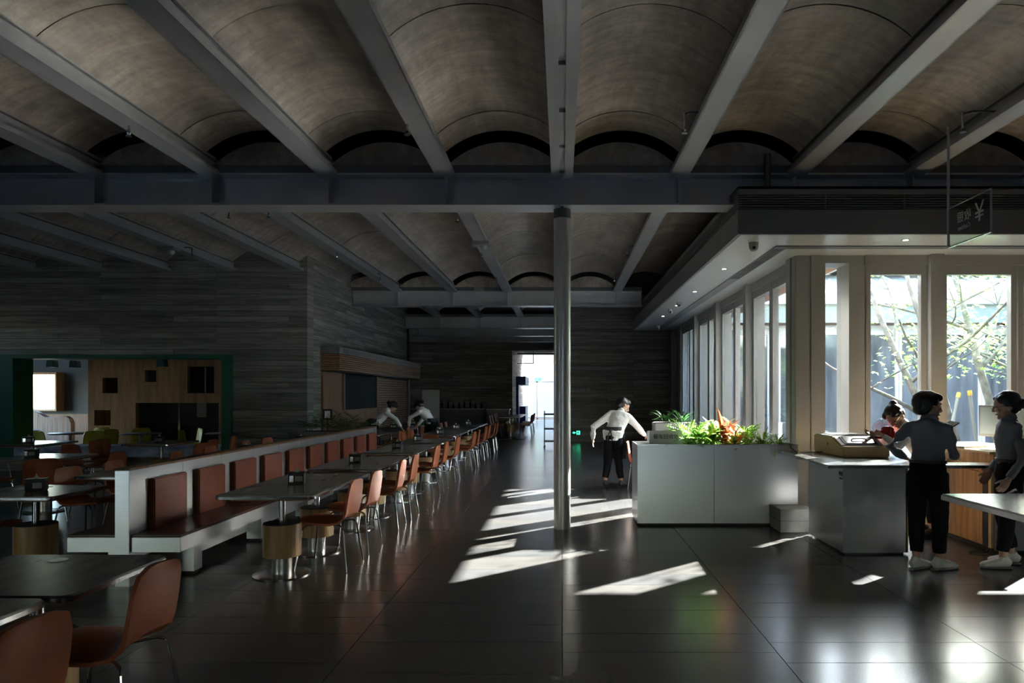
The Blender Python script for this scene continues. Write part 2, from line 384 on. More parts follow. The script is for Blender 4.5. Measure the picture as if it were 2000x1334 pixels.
wbk = B().box(-16.5, 12.8, -6.7, -6.5, 1.1, 4.95).box(-16.5, 12.8, -6.7, -6.5, 0, .12).box(-16.5, -12.6, -6.7, -6.5, .12, 1.1).box(-10.2, .9, -6.7, -6.5, .12, 1.1).box(2.7, 12.8, -6.7, -6.5, .12, 1.1).obj('wall_behind', m_plain); wbk['kind'] = 'structure'; wbk['label'] = 'wall behind the viewer with low glazing'
for nm, cx, n in (('window_40', -11.4, 2), ('window_41', 1.8, 1)):
    wbh = struct(nm, (cx, -6.6, 0), 'low glazing behind the viewer, %s part' % ('left' if n > 1 else 'right')); pw = 1.2 if n > 1 else 1.8; hw = pw*n/2
    for i in range(n+1): B().box(-hw+i*pw-.05, -hw+i*pw+.05, -.08, .08, .12, 1.1).obj('post', m_white, wbh)
    for i in range(n): B().box(-hw+i*pw+.05, -hw+(i+1)*pw-.05, -.006, .006, .12, 1.1).obj('pane', m_glass, wbh)
    portal((cx, -6.75, .61), (pi/2, 0, 0), pw*n, 1.0)
sbox('floor_terrace', m_pave, -20, 14, -22, -6.9, -.25, -.02)
sbox('wall_outer_right', m_plain, 12.6, 12.8, -6.7, 23.2, 0, 4.95)
wo = B().box(-16.5, -16.3, -6.7, 10.2, 0, 4.95).box(-16.5, -16.3, 10.2, 12.2, 2.8, 3.5).box(-16.5, -16.3, 10.2, 13.4, 0, 2.8).box(-16.5, -16.3, 10.2, 13.4, 3.5, 4.95).box(-16.5, -16.3, 13.4, 14.2, 0, 4.95).obj('wall_outer_left', m_plain); wo['kind'] = 'structure'
# passage beyond the back wall
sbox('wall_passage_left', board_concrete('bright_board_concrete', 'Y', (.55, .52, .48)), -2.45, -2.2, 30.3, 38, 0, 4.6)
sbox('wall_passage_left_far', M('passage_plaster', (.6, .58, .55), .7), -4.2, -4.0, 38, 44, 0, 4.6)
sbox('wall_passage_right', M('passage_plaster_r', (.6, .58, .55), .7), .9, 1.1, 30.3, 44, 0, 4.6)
sbox('wall_passage_turn', bpy.data.materials['passage_plaster'], -4.2, -2.45, 37.9, 38.0, 0, 4.6)
pe = wall_with_hole('wall_passage_end', bpy.data.materials['passage_plaster'], -4.2, 1.1, 2.75, 4.6, -3.4, .7, 3.15, 3.5, 44, 44.2, 'pale end wall of the passage with a clerestory strip')
sbox('ceiling_passage', bpy.data.materials['passage_plaster'], -4.2, 1.1, 30.3, 38.6, 4.0, 4.2)
sbox('ceiling_passage_far', bpy.data.materials['passage_plaster'], -4.2, 1.1, 41, 44.2, 4.0, 4.2)
portal((-1.5, 39.8, 4.25), (0, 0, 0), 5, 2.4); portal((-1.5, 44.1, 1.5), (-pi/2, 0, 0), 4, 3)
d = struct('door_1', (-1.6, 44.05, 0), 'white framed glass door at the end of the passage')
for x in (-2.3, -1.1, -.02, 1.1, 2.3): B().box(x-.04, x+.04, -.04, .04, 0, 2.75).obj('door_post', m_white, d)
B().box(-2.3, 2.5, -.04, .04, 2.35, 2.45).obj('door_head', m_white, d); B().box(-2.3, 2.5, -.04, .04, 0, .08).obj('door_sill', m_white, d)
for a, b_ in ((-2.26, -1.14), (-1.06, -.06), (.02, 1.06), (1.14, 2.26)): B().box(a, b_, -.006, .006, .08, 2.35).obj('pane', m_glass, d)
for y in (31.6, 33.6): 
    o = B().box(-2.2, .9, y, y+.25, 3.55, 3.75).obj('trim_1', m_white); o['kind'] = 'structure'
bp_ = T('blue_stall', 'blue boxed stall front on the left side of the bright passage', 'stall', (-2.2, 34, 0))
B().box(0, .45, -1.4, 1.8, 2.05, 2.45).obj('canopy', m_blue, bp_, bevel=.01); B().box(0, .12, -1.4, -.4, 0, 2.05).obj('side_panel', m_blue, bp_); B().box(0, .4, -.4, 1.8, 0, 1.0).obj('counter', m_blue, bp_)
sbox('wall_sky_block', M('sky_block_grey', (.28, .275, .27), .8), -30, 26, 54, 54.3, -.3, 9)  # grey wall added past the glass door to hold back the bright sky
es = T('exit_sign', 'small green exit sign hanging over the passage door', 'exit sign', (-1.55, 43.97, 2.46))
B().box(-.22, .22, -.02, .02, 0, .2).obj('sign_box', m_exit, es); B().box(-.08, .0, -.024, -.019, .03, .17).obj('figure', m_white, es)
rl = T('ceiling_rail', 'thin dark lamp rail hanging in the bright passage', 'rail', (-1.3, 31.2, 3.0))
B().box(-.75, 0, -.015, .015, 0, .03).obj('rail_bar', m_black, rl); B().box(-.03, 0, -.015, .015, .03, .55).obj('rail_drop', m_black, rl)

# ---- soffit box round the courtyard
Z0, Z1 = 3.42, 3.965
sf = struct('trim_2', (0, 0, 0), 'grey soffit box running round the courtyard glazing')
B().box(2.03, 12.6, 7.78, 9.0, Z0, Z0+.03).obj('soffit_panel', m_soff, sf)
B().box(2.03, 3.2, 9.0, 19.4, Z0, Z0+.03).obj('soffit_panel', m_soff, sf)
B().box(2.0, 12.6, 7.76, 7.8, Z0, 3.70).obj('fascia', m_fascia, sf); B().box(2.0, 12.6, 7.76, 7.8, 3.872, Z1).obj('fascia', m_fascia, sf)
B().box(2.0, 2.04, 7.8, 19.4, Z0, 3.70).obj('fascia', m_fascia, sf); B().box(2.0, 2.04, 7.8, 19.4, 3.872, Z1).obj('fascia', m_fascia, sf)
B().box(2.0, 12.6, 7.76, 9.0, Z1-.03, Z1).obj('soffit_lid', m_fascia, sf); B().box(2.0, 3.2, 9, 19.4, Z1-.03, Z1).obj('soffit_lid', m_fascia, sf)
B().box(2.07, 12.6, 7.84, 7.86, 3.70, 3.872).obj('grille_back', m_black, sf); B().box(2.08, 2.1, 7.84, 19.4, 3.70, 3.872).obj('grille_back', m_black, sf)
for i in range(6):
    z = 3.712+i*.0275
    B().box(2.0, 12.6, 7.765, 7.80, z, z+.010).obj('grille_slat', m_fascia, sf); B().box(2.005, 2.04, 7.80, 19.4, z, z+.010).obj('grille_slat', m_fascia, sf)
for x in (3.0, 3.9, 4.8, 5.7, 6.6, 7.5): B().box(x-.006, x+.006, 7.768, 7.80, 3.70, 3.872).obj('grille_post', m_fascia, sf)
for y in (8.9, 10, 11.1, 12.2, 13.3, 14.4, 15.5): B().box(2.008, 2.04, y-.006, y+.006, 3.70, 3.872).obj('grille_post', m_fascia, sf)
B().box(2.62, 12.6, 8.36, 8.50, Z0-.012, Z0).obj('air_slot', m_dsteel, sf); B().box(2.62, 2.78, 8.50, 19, Z0-.012, Z0).obj('air_slot', m_fascia, sf)
for j in range(44): B().box(2.63, 2.77, 8.52+j*.05, 8.54+j*.05, Z0-.016, Z0-.011).obj('slot_bar', m_dsteel, sf)
sbox('trim_3', m_dsteel, 2.55, 12.6, 8.35, 9.0, Z1, 4.22, label='dark raised duct box on top of the soffit')
sbox('wall_above_glazing', m_plain, 3.2, 12.6, 9.0, 9.2, Z0, 4.95); sbox('wall_above_side_glazing', m_plain, 3.1, 3.3, 9.2, 18.2, Z1, 4.95)
pp = B().loft([(2.38, 7.9, Z1), (2.38, 7.9, 4.38)], .035, 12).obj('duct_pipe', m_dsteel, smooth=True); tag(pp, 'short dark pipe rising from the soffit corner to the ceiling', 'pipe')

# ---- courtyard glazing
wn = [0]
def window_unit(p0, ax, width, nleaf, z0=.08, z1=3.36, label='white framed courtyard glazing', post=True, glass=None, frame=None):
    m_white = frame or globals()['m_white']
    """unit starting at p0 running along axis ax ('X'/'Y'); outward is +Y for 'X' and +X for 'Y'"""
    wn[0] += 1; u = struct('window_%d' % wn[0], p0, label)
    def bx(a0, a1, d0, d1, za, zb, name, mat, bevel=0):
        b = B().box(a0, a1, d0, d1, za, zb) if ax == 'X' else B().box(d0, d1, a0, a1, za, zb)
        return b.obj(name, mat, u, bevel=bevel)
    if post: bx(-.09, .09, -.16, .16, 0, 3.42, 'post', m_white, .008)
    a, b_ = (.09 if post else .0), width-.09
    bx(a, b_, -.08, .10, z1-.07, 3.42, 'head', m_white); bx(a, b_, -.08, .10, 0, z0, 'sill', m_white)
    lw = (b_-a)/nleaf
    for i in range(nleaf):
        l0, l1 = a+i*lw+.01, a+(i+1)*lw-.01; f = .075
        bx(l0, l0+f, -.05, .04, z0, z1-.07, 'frame_stile', m_white); bx(l1-f, l1, -.05, .04, z0, z1-.07, 'frame_stile', m_white)
        bx(l0+f, l1-f, -.05, .04, z1-.07-.12, z1-.07, 'frame_rail', m_white); bx(l0+f, l1-f, -.05, .04, z0, z0+.14, 'frame_rail', m_white)
        bx(l0+f, l1-f, -.008, .002, z0+.14, z1-.19, 'pane', glass or m_glass)
    return u
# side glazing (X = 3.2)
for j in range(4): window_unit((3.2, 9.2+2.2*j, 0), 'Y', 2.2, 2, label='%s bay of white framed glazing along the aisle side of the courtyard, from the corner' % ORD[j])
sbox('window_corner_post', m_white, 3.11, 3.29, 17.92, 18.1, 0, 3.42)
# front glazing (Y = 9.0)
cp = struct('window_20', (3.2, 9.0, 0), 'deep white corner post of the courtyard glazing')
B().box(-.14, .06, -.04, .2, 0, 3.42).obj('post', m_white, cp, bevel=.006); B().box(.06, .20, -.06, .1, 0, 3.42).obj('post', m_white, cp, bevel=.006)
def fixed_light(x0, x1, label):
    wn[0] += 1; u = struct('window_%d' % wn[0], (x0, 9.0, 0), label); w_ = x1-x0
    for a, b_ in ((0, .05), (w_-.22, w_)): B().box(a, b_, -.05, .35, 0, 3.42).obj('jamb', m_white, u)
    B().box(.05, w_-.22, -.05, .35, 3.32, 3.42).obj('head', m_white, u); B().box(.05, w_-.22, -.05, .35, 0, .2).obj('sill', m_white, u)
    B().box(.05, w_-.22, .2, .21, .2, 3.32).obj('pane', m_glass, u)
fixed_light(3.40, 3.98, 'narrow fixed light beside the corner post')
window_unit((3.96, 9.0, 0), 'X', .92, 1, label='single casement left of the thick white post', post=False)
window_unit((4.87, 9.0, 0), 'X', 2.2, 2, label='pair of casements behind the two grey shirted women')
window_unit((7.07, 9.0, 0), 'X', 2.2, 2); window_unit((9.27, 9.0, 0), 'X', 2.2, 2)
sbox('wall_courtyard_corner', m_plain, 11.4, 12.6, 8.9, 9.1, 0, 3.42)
# far and east sides of the courtyard
dark = m_dglass; pale = M('daylight_tint_glazing', (.55, .56, .57), .25); m_whiteX = M('white_outside_frame', (.80, .80, .79), .4)  # pale glass colour stands in for daylight seen through the side glazing
for j in range(4):
    window_unit((3.4+2.2*j, 18.1, 0), 'X', 2.2, 2, label='dark glazing across the courtyard', glass=dark, frame=m_whiteX)
    window_unit((12.1, 9.2+2.2*j, 0), 'Y', 2.2, 2, label='glazing coloured pale as if daylit on the far right side of the courtyard', glass=pale, frame=m_whiteX)
sbox('wall_courtyard_far', m_plain, 3.1, 12.6, 18.2, 18.4, 0, 4.3); sbox('wall_courtyard_east', m_plain, 12.2, 12.6, 9, 18.4, 0, 4.3)
sbox('floor_courtyard', m_pave, 3.3, 12.1, 9.1, 18.1, -.2, -.003)
sbox('wall_far_hall', m_plain, 3.1, 12.6, 19.4, 19.5, 0, 4.95)
# eaves into the courtyard
ev = struct('trim_4', (0, 0, 0), 'wooden soffited eaves round the courtyard')
m_eave = woodmat('eave_boards', (.36, .16, .07), 'Y', .5)
B().box(3.3, 4.0, 9.2, 18.0, 3.42, 3.46).obj('eave_soffit', m_eave, ev); B().box(4.0, 4.04, 9.8, 17.4, 3.42, 3.95).obj('eave_fascia', m_roofm, ev)
B().box(3.3, 12.1, 9.15, 9.8, 3.42, 3.46).obj('eave_soffit', m_eave, ev); B().box(4.0, 11.4, 9.8, 9.84, 3.42, 3.95).obj('eave_fascia', m_roofm, ev)
B().box(3.3, 12.1, 17.4, 18.1, 3.42, 3.46).obj('eave_soffit', m_eave, ev); B().box(4.0, 11.4, 17.36, 17.4, 3.42, 3.88).obj('eave_fascia', m_olive, ev)
B().box(3.9, 11.5, 17.2, 17.42, 3.88, 4.17).obj('gutter', m_roofm, ev, bevel=.02)
B().box(11.4, 12.1, 9.2, 18.0, 3.42, 3.46).obj('eave_soffit', m_eave, ev); B().box(11.36, 11.4, 9.8, 17.4, 3.42, 4.1).obj('eave_fascia', m_olive, ev)
B().prism([(17.3, 4.17), (21.5, 5.9), (21.5, 5.8), (17.3, 4.07)], 3.2, 12.4, 'X').obj('roof', m_roofm, ev)
for j in range(15): B().prism([(17.3, 4.17), (21.5, 5.9), (21.5, 5.95), (17.3, 4.22)], 3.5+j*.6, 3.53+j*.6, 'X').obj('roof_seam', m_roofm, ev)
B().box(3.1, 4.0, 9.0, 18.2, 3.95, 4.0).obj('roof_edge', m_roofm, ev); B().box(3.1, 12.4, 9.0, 9.84, 3.95, 4.0).obj('roof_edge', m_roofm, ev)
B().prism([(11.36, 4.1), (14, 5.0), (14, 4.9), (11.36, 4.0)], 9.2, 18, 'Y').obj('roof', m_roofm, ev)

# ---- column
col = T('round_column', 'round brushed steel column standing in the middle of the hall', 'column', (0, 8.15, 0))
B().lathe([(.1, .0), (.1, 3.70)], n=40).obj('shaft', m_col, col, smooth=True)
B().lathe([(.103, 3.69), (.103, 3.80)], n=40).obj('collar', m_dsteel, col, smooth=True)
B().box(-.016, .016, -.12, .12, 3.74, 3.815).obj('head_plate', m_dsteel, col)

#PART2
# ================================================================== FURNITURE
# ---- chair: facing +X, origin on the floor
def shell(s0, s1, name, parent, thick=.026):
    # profile (x, z) and half-width along arc parameter 0..1 (front edge of seat -> top of back)
    P = [(.225, .425), (.215, .444), (.15, .452), (.04, .443), (-.08, .436), (-.15, .447), (-.19, .48), (-.207, .53), (-.222, .62), (-.236, .72), (-.246, .79), (-.247, .805)]
    Wd = [.17, .200, .222, .228, .222, .212, .205, .205, .205, .198, .168, .12]
    vs = []; fs = []; nt_ = 8; ids = [i for i in range(s0, s1+1)]
    pts = [V((p[0], 0, p[1])) for p in P]
    for layer in (0, 1):
        for i in ids:
            d = (pts[min(i+1, len(P)-1)]-pts[max(i-1, 0)]).normalized(); n = V((d.z, 0, -d.x))
            for t in range(nt_+1):
                u = -1+2*t/nt_; cv = .022*u*u
                p = pts[i]+V((0, u*Wd[i], 0))-n*cv*(1 if i > 1 else .3)
                if layer: p = p+n*thick*(1-.25*abs(u)**4)
                vs.append(p)
    m = nt_+1; k = len(ids)*m
    for a in range(len(ids)-1):
        for t in range(nt_):
            q = (a*m+t, a*m+t+1, (a+1)*m+t+1, (a+1)*m+t); fs += [q, tuple(k+x for x in reversed(q))]
        fs += [(a*m, (a+1)*m, k+(a+1)*m, k+a*m), (a*m+nt_, k+a*m+nt_, k+(a+1)*m+nt_, (a+1)*m+nt_)]
    e = (len(ids)-1)*m
    for t in range(nt_): fs += [(t, k+t, k+t+1, t+1), (e+t, e+t+1, k+e+t+1, k+e+t)]
    return B().add(vs, fs)
def make_chair(mat_):
    g = T('dining_chair', 'x', 'chair')
    a = shell(0, 6, 's', g).obj('seat', mat_, g, smooth=True); b = shell(6, 11, 'b', g).obj('backrest', mat_, g, smooth=True)
    for sx in (1, -1):
        for sy in (1, -1):
            B().loft([(.06*sx, .10*sy, .405), (.15*sx-.01, .165*sy, .408), (.175*sx-.01, .185*sy, .395), (.188*sx-.01, .195*sy, .365), (.235*sx-.01, .245*sy, .006)], .0085, 8).obj('leg', m_chrome, g, smooth=True)
    return g
proto_chair = make_chair(m_leather); proto_lime = make_chair(m_lime)
used = {'c': False, 'l': False, 't': {}, 'n': False}
def chair(x, y, rz, label, group=None, lime=False):
    src = proto_lime if lime else proto_chair; key = 'l' if lime else 'c'
    if not used[key]:
        used[key] = True; src.location = (x, y, 0); src.rotation_euler = (0, 0, rz); src['label'] = label
        if group: src['group'] = group
        return src
    return copy_tree(src, (x, y, 0), rz, label, group)
# ---- table: origin on the floor, centred; long axis Y
def make_table(w_, l_, nb):
    g = T('dining_table', 'x', 'table')
    B().lathe([(.045, .752), (.045, .7535)], (.12-w_/4, l_/2-.12, 0), 24).obj('inlay_disc', m_stain, g)
    B().prism(rrect(-w_/2, w_/2, -l_/2, l_/2, .05), .735, .752).obj('tabletop', m_top, g, bevel=.003)
    B().prism(rrect(-w_/2-.004, w_/2+.004, -l_/2-.004, l_/2+.004, .052), .722, .742).obj('metal_edge', m_chrome, g)
    B().prism(rrect(-w_/2+.06, w_/2-.06, -l_/2+.06, l_/2-.06, .04), .700, .724).obj('under_board', m_woodD, g)
    for i in range(nb):
        y = (i-(nb-1)/2)*.86
        q = B().lathe([(.245, 0), (.245, .010), (.20, .018)], (0, y, 0), 36).obj('base_plate', m_chrome, g, smooth=True)
        B().lathe([(.085, .018), (.085, .17)], (0, y, 0), 28).obj('lower_drum', m_stain, g, smooth=True)
        B().lathe([(.162, .17), (.162, .455)], (0, y, 0), 36).obj('wood_drum', m_drum, g, smooth=True)
        B().lathe([(.158, .455), (.158, .462)], (0, y, 0), 36).obj('drum_cap', m_black, g, smooth=True)
        B().lathe([(.028, .462), (.028, .70)], (0, y, 0), 18).obj('pole', m_chrome, g, smooth=True)
    return g
protos = {}
def table(x, y, kind, label, group=None, rz=0.):
    if kind not in protos:
        protos[kind] = g = make_table(*{'L': (.83, 1.62, 2), 'S': (.83, .74, 1), 'M': (.83, 1.0, 1)}[kind])
        g.location = (x, y, 0); g.rotation_euler = (0, 0, rz); g['label'] = label
        if group: g['group'] = group
        return g
    return copy_tree(protos[kind], (x, y, 0), rz, label, group)
def make_napkin():
    g = T('napkin_box', 'x', 'napkin box')
    B().prism(rrect(-.075, .075, -.055, .055, .02), 0, .095).obj('body', m_black, g, bevel=.004)
    B().box(-.012, .055, -.0585, -.055, .026, .074).obj('label_card', M('label_card', (.34, .335, .32), .6), g); B().box(-.06, -.025, -.0585, -.055, .02, .08).obj('chrome_slot', m_chrome, g)
    B().box(.0755, .078, -.035, .035, .012, .082).obj('chrome_panel', m_chrome, g); B().box(-.078, -.0755, -.035, .035, .012, .082).obj('chrome_panel', m_chrome, g)
    B().prism(rrect(-.079, .079, -.059, .059, .02), .0955, .108).obj('lid', m_black, g, bevel=.003)
    B().add([(-.02, -.01, .107), (.025, -.012, .107), (.02, .012, .107), (-.022, .01, .107), (.004, -.004, .15), (-.004, .004, .148)], [(0, 1, 4), (1, 2, 5, 4), (2, 3, 5), (3, 0, 4, 5), (0, 3, 2, 1)]).obj('tissue', m_tissue, g)
    return g
pn = make_napkin()
def napkin(x, y, label, rz=.2, z=.753, group=None):
    if not used['n']:
        used['n'] = True; pn.location = (x, y, z); pn.rotation_euler = (0, 0, rz); pn['label'] = label
        if group: pn['group'] = group
        return pn
    return copy_tree(pn, (x, y, z), rz, label, group)
NEAR = 'counting from the camera'
# aisle row, right of the bench
for i, (y, k) in enumerate([(6.5, 'L'), (8.52, 'L'), (10.68, 'L'), (12.5, 'M')]):
    table(-2.49, y, k, 'grey stone topped table along the bench, %s from the near end' % ORD[i])
    napkin(-2.52-.03*i, y+(-.02, -.1, 0, -.15)[i], 'black napkin box on the %s table along the bench' % ORD[i], (.3, .25, .1, .2)[i])
table(-2.49, 3.24, 'S', 'dark square table in the near left corner, farther one'); table(-2.55, 2.47, 'S', 'dark square table cut by the left edge of the photo, nearest one')
for i, y in enumerate([6.35, 7.05, 8.2, 8.92, 10.5, 11.32, 12.6]):
    chair(-2.17, y, pi+random.uniform(-.05, .05), 'brown leather chair on the aisle side of the bench tables, %s from the near end' % ORD[i])
chair(-2.14, 3.18, pi+.04, 'large dark brown chair at the near left, its back toward the aisle'); chair(-2.12, 2.40, pi-.03, 'dark brown chair cut off at the bottom left corner')
# left of the bench
for i, (y, k) in enumerate([(6.02, 'S'), (7.85, 'L'), (10.0, 'L'), (12.1, 'L')]):
    table(-4.64, y, k, 'stone table on the far side of the bench, %s from the near end' % ORD[i])
    if i in (0, 2, 3): napkin(-4.62, y-.02, 'napkin box on the %s table behind the bench' % ORD[i], (.35, .2, .2, .2)[i])
for i, y in enumerate([6.05, 7.45, 8.25, 9.6, 10.5, 11.7, 12.5]):
    chair(-5.16, y, random.uniform(-.08, .08), 'chair facing the bench from the dim left area, %s from the near end' % ORD[i])
for i, (x, y, k) in enumerate([(-7.05, 9.3, 'M'), (-7.1, 12.1, 'M'), (-9.25, 12.0, 'M')]):
    lab = ['shiny table in the left area, the nearer one with a bright window reflection', 'table in front of the green frame, right one', 'table in front of the green frame, left one'][i]
    table(x, y, k, lab); napkin(x+(-.1, .02, -.05)[i], y-.1, 'napkin box on the '+lab.split(',')[0]+(' at the left' if i == 2 else ''), .3)
for i, (x, y, rz) in enumerate([(-7.75, 9.2, 0), (-6.35, 9.35, pi), (-6.55, 8.62, 2.2), (-7.8, 11.8, .1), (-7.75, 11.1, 1.3), (-6.4, 12.0, pi), (-6.05, 11.3, 2.6), (-8.45, 12.2, pi), (-10.0, 11.9, 0), (-6.4, 12.75, pi+.2)]):
    chair(x, y, rz, 'dark brown chair in the dim left dining area, %s from the near side' % ORD[i])
# far tables past the bench
far_g = 'chairs at the dim far tables'
for i, y in enumerate([14.8, 17.0, 19.2]):
    table(-2.6, y, 'L', 'far aisle table beyond the bench, %s row' % ORD[i]); napkin(-2.6, y-.3, 'napkin box on the far aisle table, %s row' % ORD[i])
    table(-4.2, y+.2, 'L', 'far table beside the kiosk wall, %s row' % ORD[i]); napkin(-4.2, y, 'napkin box on the table beside the kiosk wall, %s row' % ORD[i])
    for dy, nm in ((-.38, 'nearer'), (.42, 'farther')):
        chair(-2.1, y+dy, pi+random.uniform(-.06, .06), '%s brown chair on the aisle side of the far aisle table, %s row' % (nm, ORD[i]), far_g)
        chair(-3.1, y+dy, random.uniform(-.06, .06), '%s brown chair on the inner side of the far aisle table, %s row' % (nm, ORD[i]), far_g)
        if i < 2: chair(-3.72, y+.2+dy, pi, '%s brown chair at the table beside the kiosk wall, %s row' % (nm, ORD[i]), far_g)
chair(-2.62, 13.72, pi/2, 'brown chair with its back to the camera at the far end of the bench tables')
for i, (y) in enumerate([26.2, 28.2]):
    table(-1.95, y, 'L', 'silhouetted table before the bright passage, %s one' % ('nearer', 'farther')[i])
    for dy, nm in ((-.4, 'nearer'), (.4, 'farther')):
        chair(-1.4, y+dy, pi, '%s silhouetted chair right of the %s table before the bright passage' % (nm, ('first', 'second')[i]), 'chairs before the bright passage')
        chair(-2.5, y+dy, 0, '%s silhouetted chair left of the %s table before the bright passage' % (nm, ('first', 'second')[i]), 'chairs before the bright passage')
wc = T('low_counter', 'pale low counter standing before the bright passage', 'counter', (-3.2, 29.6, 0))
B().box(-.05, .92, -.2, .2, 0, .92).obj('body', M('pale_counter', (.42, .41, .40), .5), wc, bevel=.01); B().box(-.08, .95, -.23, .23, .92, .96).obj('top', m_stain, wc)
tr = T('tray_trolley', 'dark tray trolley half hidden behind the round column', 'trolley', (-.25, 20.5, 0))
B().box(-.3, .3, -.25, .25, .98, 1.02).obj('shelf', m_black, tr); B().box(-.3, .3, -.25, .25, .55, .58).obj('shelf', m_black, tr); B().box(-.3, .3, -.25, .25, .18, .21).obj('shelf', m_black, tr)
for sx in (-.28, .28):
    for sy in (-.23, .23): B().loft([(sx, sy, 0.06), (sx, sy, 1.1)], .012, 8).obj('post', m_chrome, tr); B().ell((sx, sy, .03), (.03, .02, .03)).obj('wheel', m_black, tr)
bc = T('drinks_counter', 'dark counter along the far wall crowded with bottles', 'counter', (-4.6, 29.4, 0))
B().box(-2.2, 1.25, -.3, .3, 0, .95).obj('body', m_dsteel, bc); B().box(-2.25, 1.28, -.34, .34, .95, .99).obj('top', m_stain, bc)
for i in range(14):
    q = T('bottle', 'dark bottle on the far drinks counter, %s from the left' % ORD[i], 'bottle', (-6.6+i*.24, 29.3+.12*(i % 2), .99), 0, 'bottles on the far drinks counter')
    h = .22+.05*((i*5) % 4); B().lathe([(.04, 0), (.042, h*.6), (.015, h*.78), (.015, h)], n=12).obj('glass_body', m_screen, q, smooth=True); B().lathe([(.017, h), (.017, h+.03)], n=10).obj('cap', m_dsteel, q)

# ---- bench partition
bn = T('bench_partition', 'steel partition with rust leather back cushions and red seats on both sides', 'bench', (-3.65, 5.66, 0)); BL = 7.55
B().box(-.06, .06, 0, .14, 0, .965).obj('end_post', m_stain, bn, bevel=.003)
B().box(-.035, .035, .14, BL, .30, .965).obj('core_panel', m_stain, bn)
B().box(-.07, .07, -.01, BL, .965, .985).obj('top_cap', m_woodD, bn, bevel=.003)
B().box(-.06, .06, BL-.14, BL, 0, .965).obj('end_post', m_stain, bn, bevel=.003)
mec = B().box(-.028, .028, 0, .525, .415, .865).mesh('back_cushion', m_cush, True, .010)
mep = B().box(0, .004, 0, .20, .42, .865).mesh('steel_panel', m_stain); mepr = B().box(0, .006, 0, .73, .868, .962).mesh('steel_rail', m_stain)
for s in (1, -1):
    for i in range(10):
        y = .30+i*.735
        if y+.525 > BL: break
        O('back_cushion', mec, bn, (s*.064, y, 0))
        O('steel_rail', mepr, bn, (s*.036 if s > 0 else -.042, y-.2, 0))
        O('steel_panel', mep, bn, (s*.036 if s > 0 else -.040, y-.205, 0))
    x0, x1 = (.036, .47) if s > 0 else (-.47, -.036)
    B().box(x0, x1, .02, BL-.02, .285, .405).obj('seat_box', m_stain, bn, bevel=.003)
    for i in range(5):
        B().box(x0, x1, .022+i*1.5, .020+(i+1)*1.5-.004, .405, .428).obj('seat_cushion', m_seat, bn, bevel=.006)
    for i in range(6):
        y = .40+i*1.36; B().box(min(s*.22, s*.38), max(s*.22, s*.38), y, y+.14, .03, .285).obj('leg', m_stain, bn)
        B().box(min(s*.24, s*.36), max(s*.24, s*.36), y+.02, y+.12, 0, .03).obj('foot', m_black, bn)
    B().box(min(s*.20, s*.25), max(s*.20, s*.25), .54, BL-.2, .12, .285).obj('plinth', m_stain, bn)

# ---- stainless planter and sign
pl = T('steel_planter', 'long brushed steel planter box with a card sign on top', 'planter', (.915, 8.3, 0))
PW, PD, PH = 1.95, .62, .985
B().box(0, .93, 0, .012, .03, PH).obj('front_panel', m_stain, pl); B().box(.934, PW, 0, .012, .03, PH).obj('front_panel', m_stain, pl)
B().box(-.0, .012, .012, PD, .03, PH).obj('end_panel', m_stain, pl); B().box(PW-.012, PW, .012, PD, .03, PH).obj('end_panel', m_stain, pl)
B().box(0, PW, PD, PD+.012, .03, PH).obj('back_panel', m_stain, pl); B().box(0.03, PW-.03, .03, PD-.03, 0, .03).obj('kick_plinth', m_black, pl)
B().box(.012, .62, .012, PD, PH-.03, PH).obj('top_shelf', m_stainT, pl); B().box(.62, PW-.012, .012, PD, PH-.10, PH-.06).obj('soil', M('soil', (.03, .022, .015), .9), pl)
B().box(0, PW, -.004, .018, PH, PH+.006).obj('rim', m_chrome, pl)
cs = T('tent_sign', 'white folded card sign with black characters on the planter', 'sign', (1.285, 8.47, PH+.003))
B().add([(-.205, -.04, 0), (.205, -.04, 0), (.205, 0, .16), (-.205, 0, .16), (.205, .04, 0), (-.205, .04, 0)], [(0, 1, 2, 3), (2, 4, 5, 3), (0, 3, 5), (1, 4, 2), (0, 5, 4, 1)]).obj('card', m_paper, cs)
text('lettering', '餐车回收处', .064, m_ink, cs, (0, -.0225, .083), (R(76), 0, 0), .0008)
pl2 = T('white_planter', 'white square planter with dark leaves behind the steel planter', 'planter', (1.68, 12.3, 0))
B().box(0, .75, 0, .5, 0, 1.08).obj('box', m_white, pl2, bevel=.01); B().box(.03, .72, .03, .47, 1.08, 1.085).obj('soil', bpy.data.materials['soil'], pl2)
pl3 = T('long_planter', 'white long planter of dark fronds past the end of the bench', 'planter', (-5.2, 13.42, 0))
B().box(0, 1.3, 0, .5, 0, .86).obj('box', m_white, pl3, bevel=.01); B().box(.03, 1.27, .03, .47, .86, .865).obj('soil', bpy.data.materials['soil'], pl3)
bk = T('concrete_block', 'small cast concrete block against the foot of the steel planter', 'block', (2.52, 7.9, 0))
B().box(0, .42, 0, .38, 0, .265).obj('body', m_conc, bk, bevel=.008); B().box(-.003, .423, -.003, .383, .130, .134).obj('mould_line', m_joint, bk)

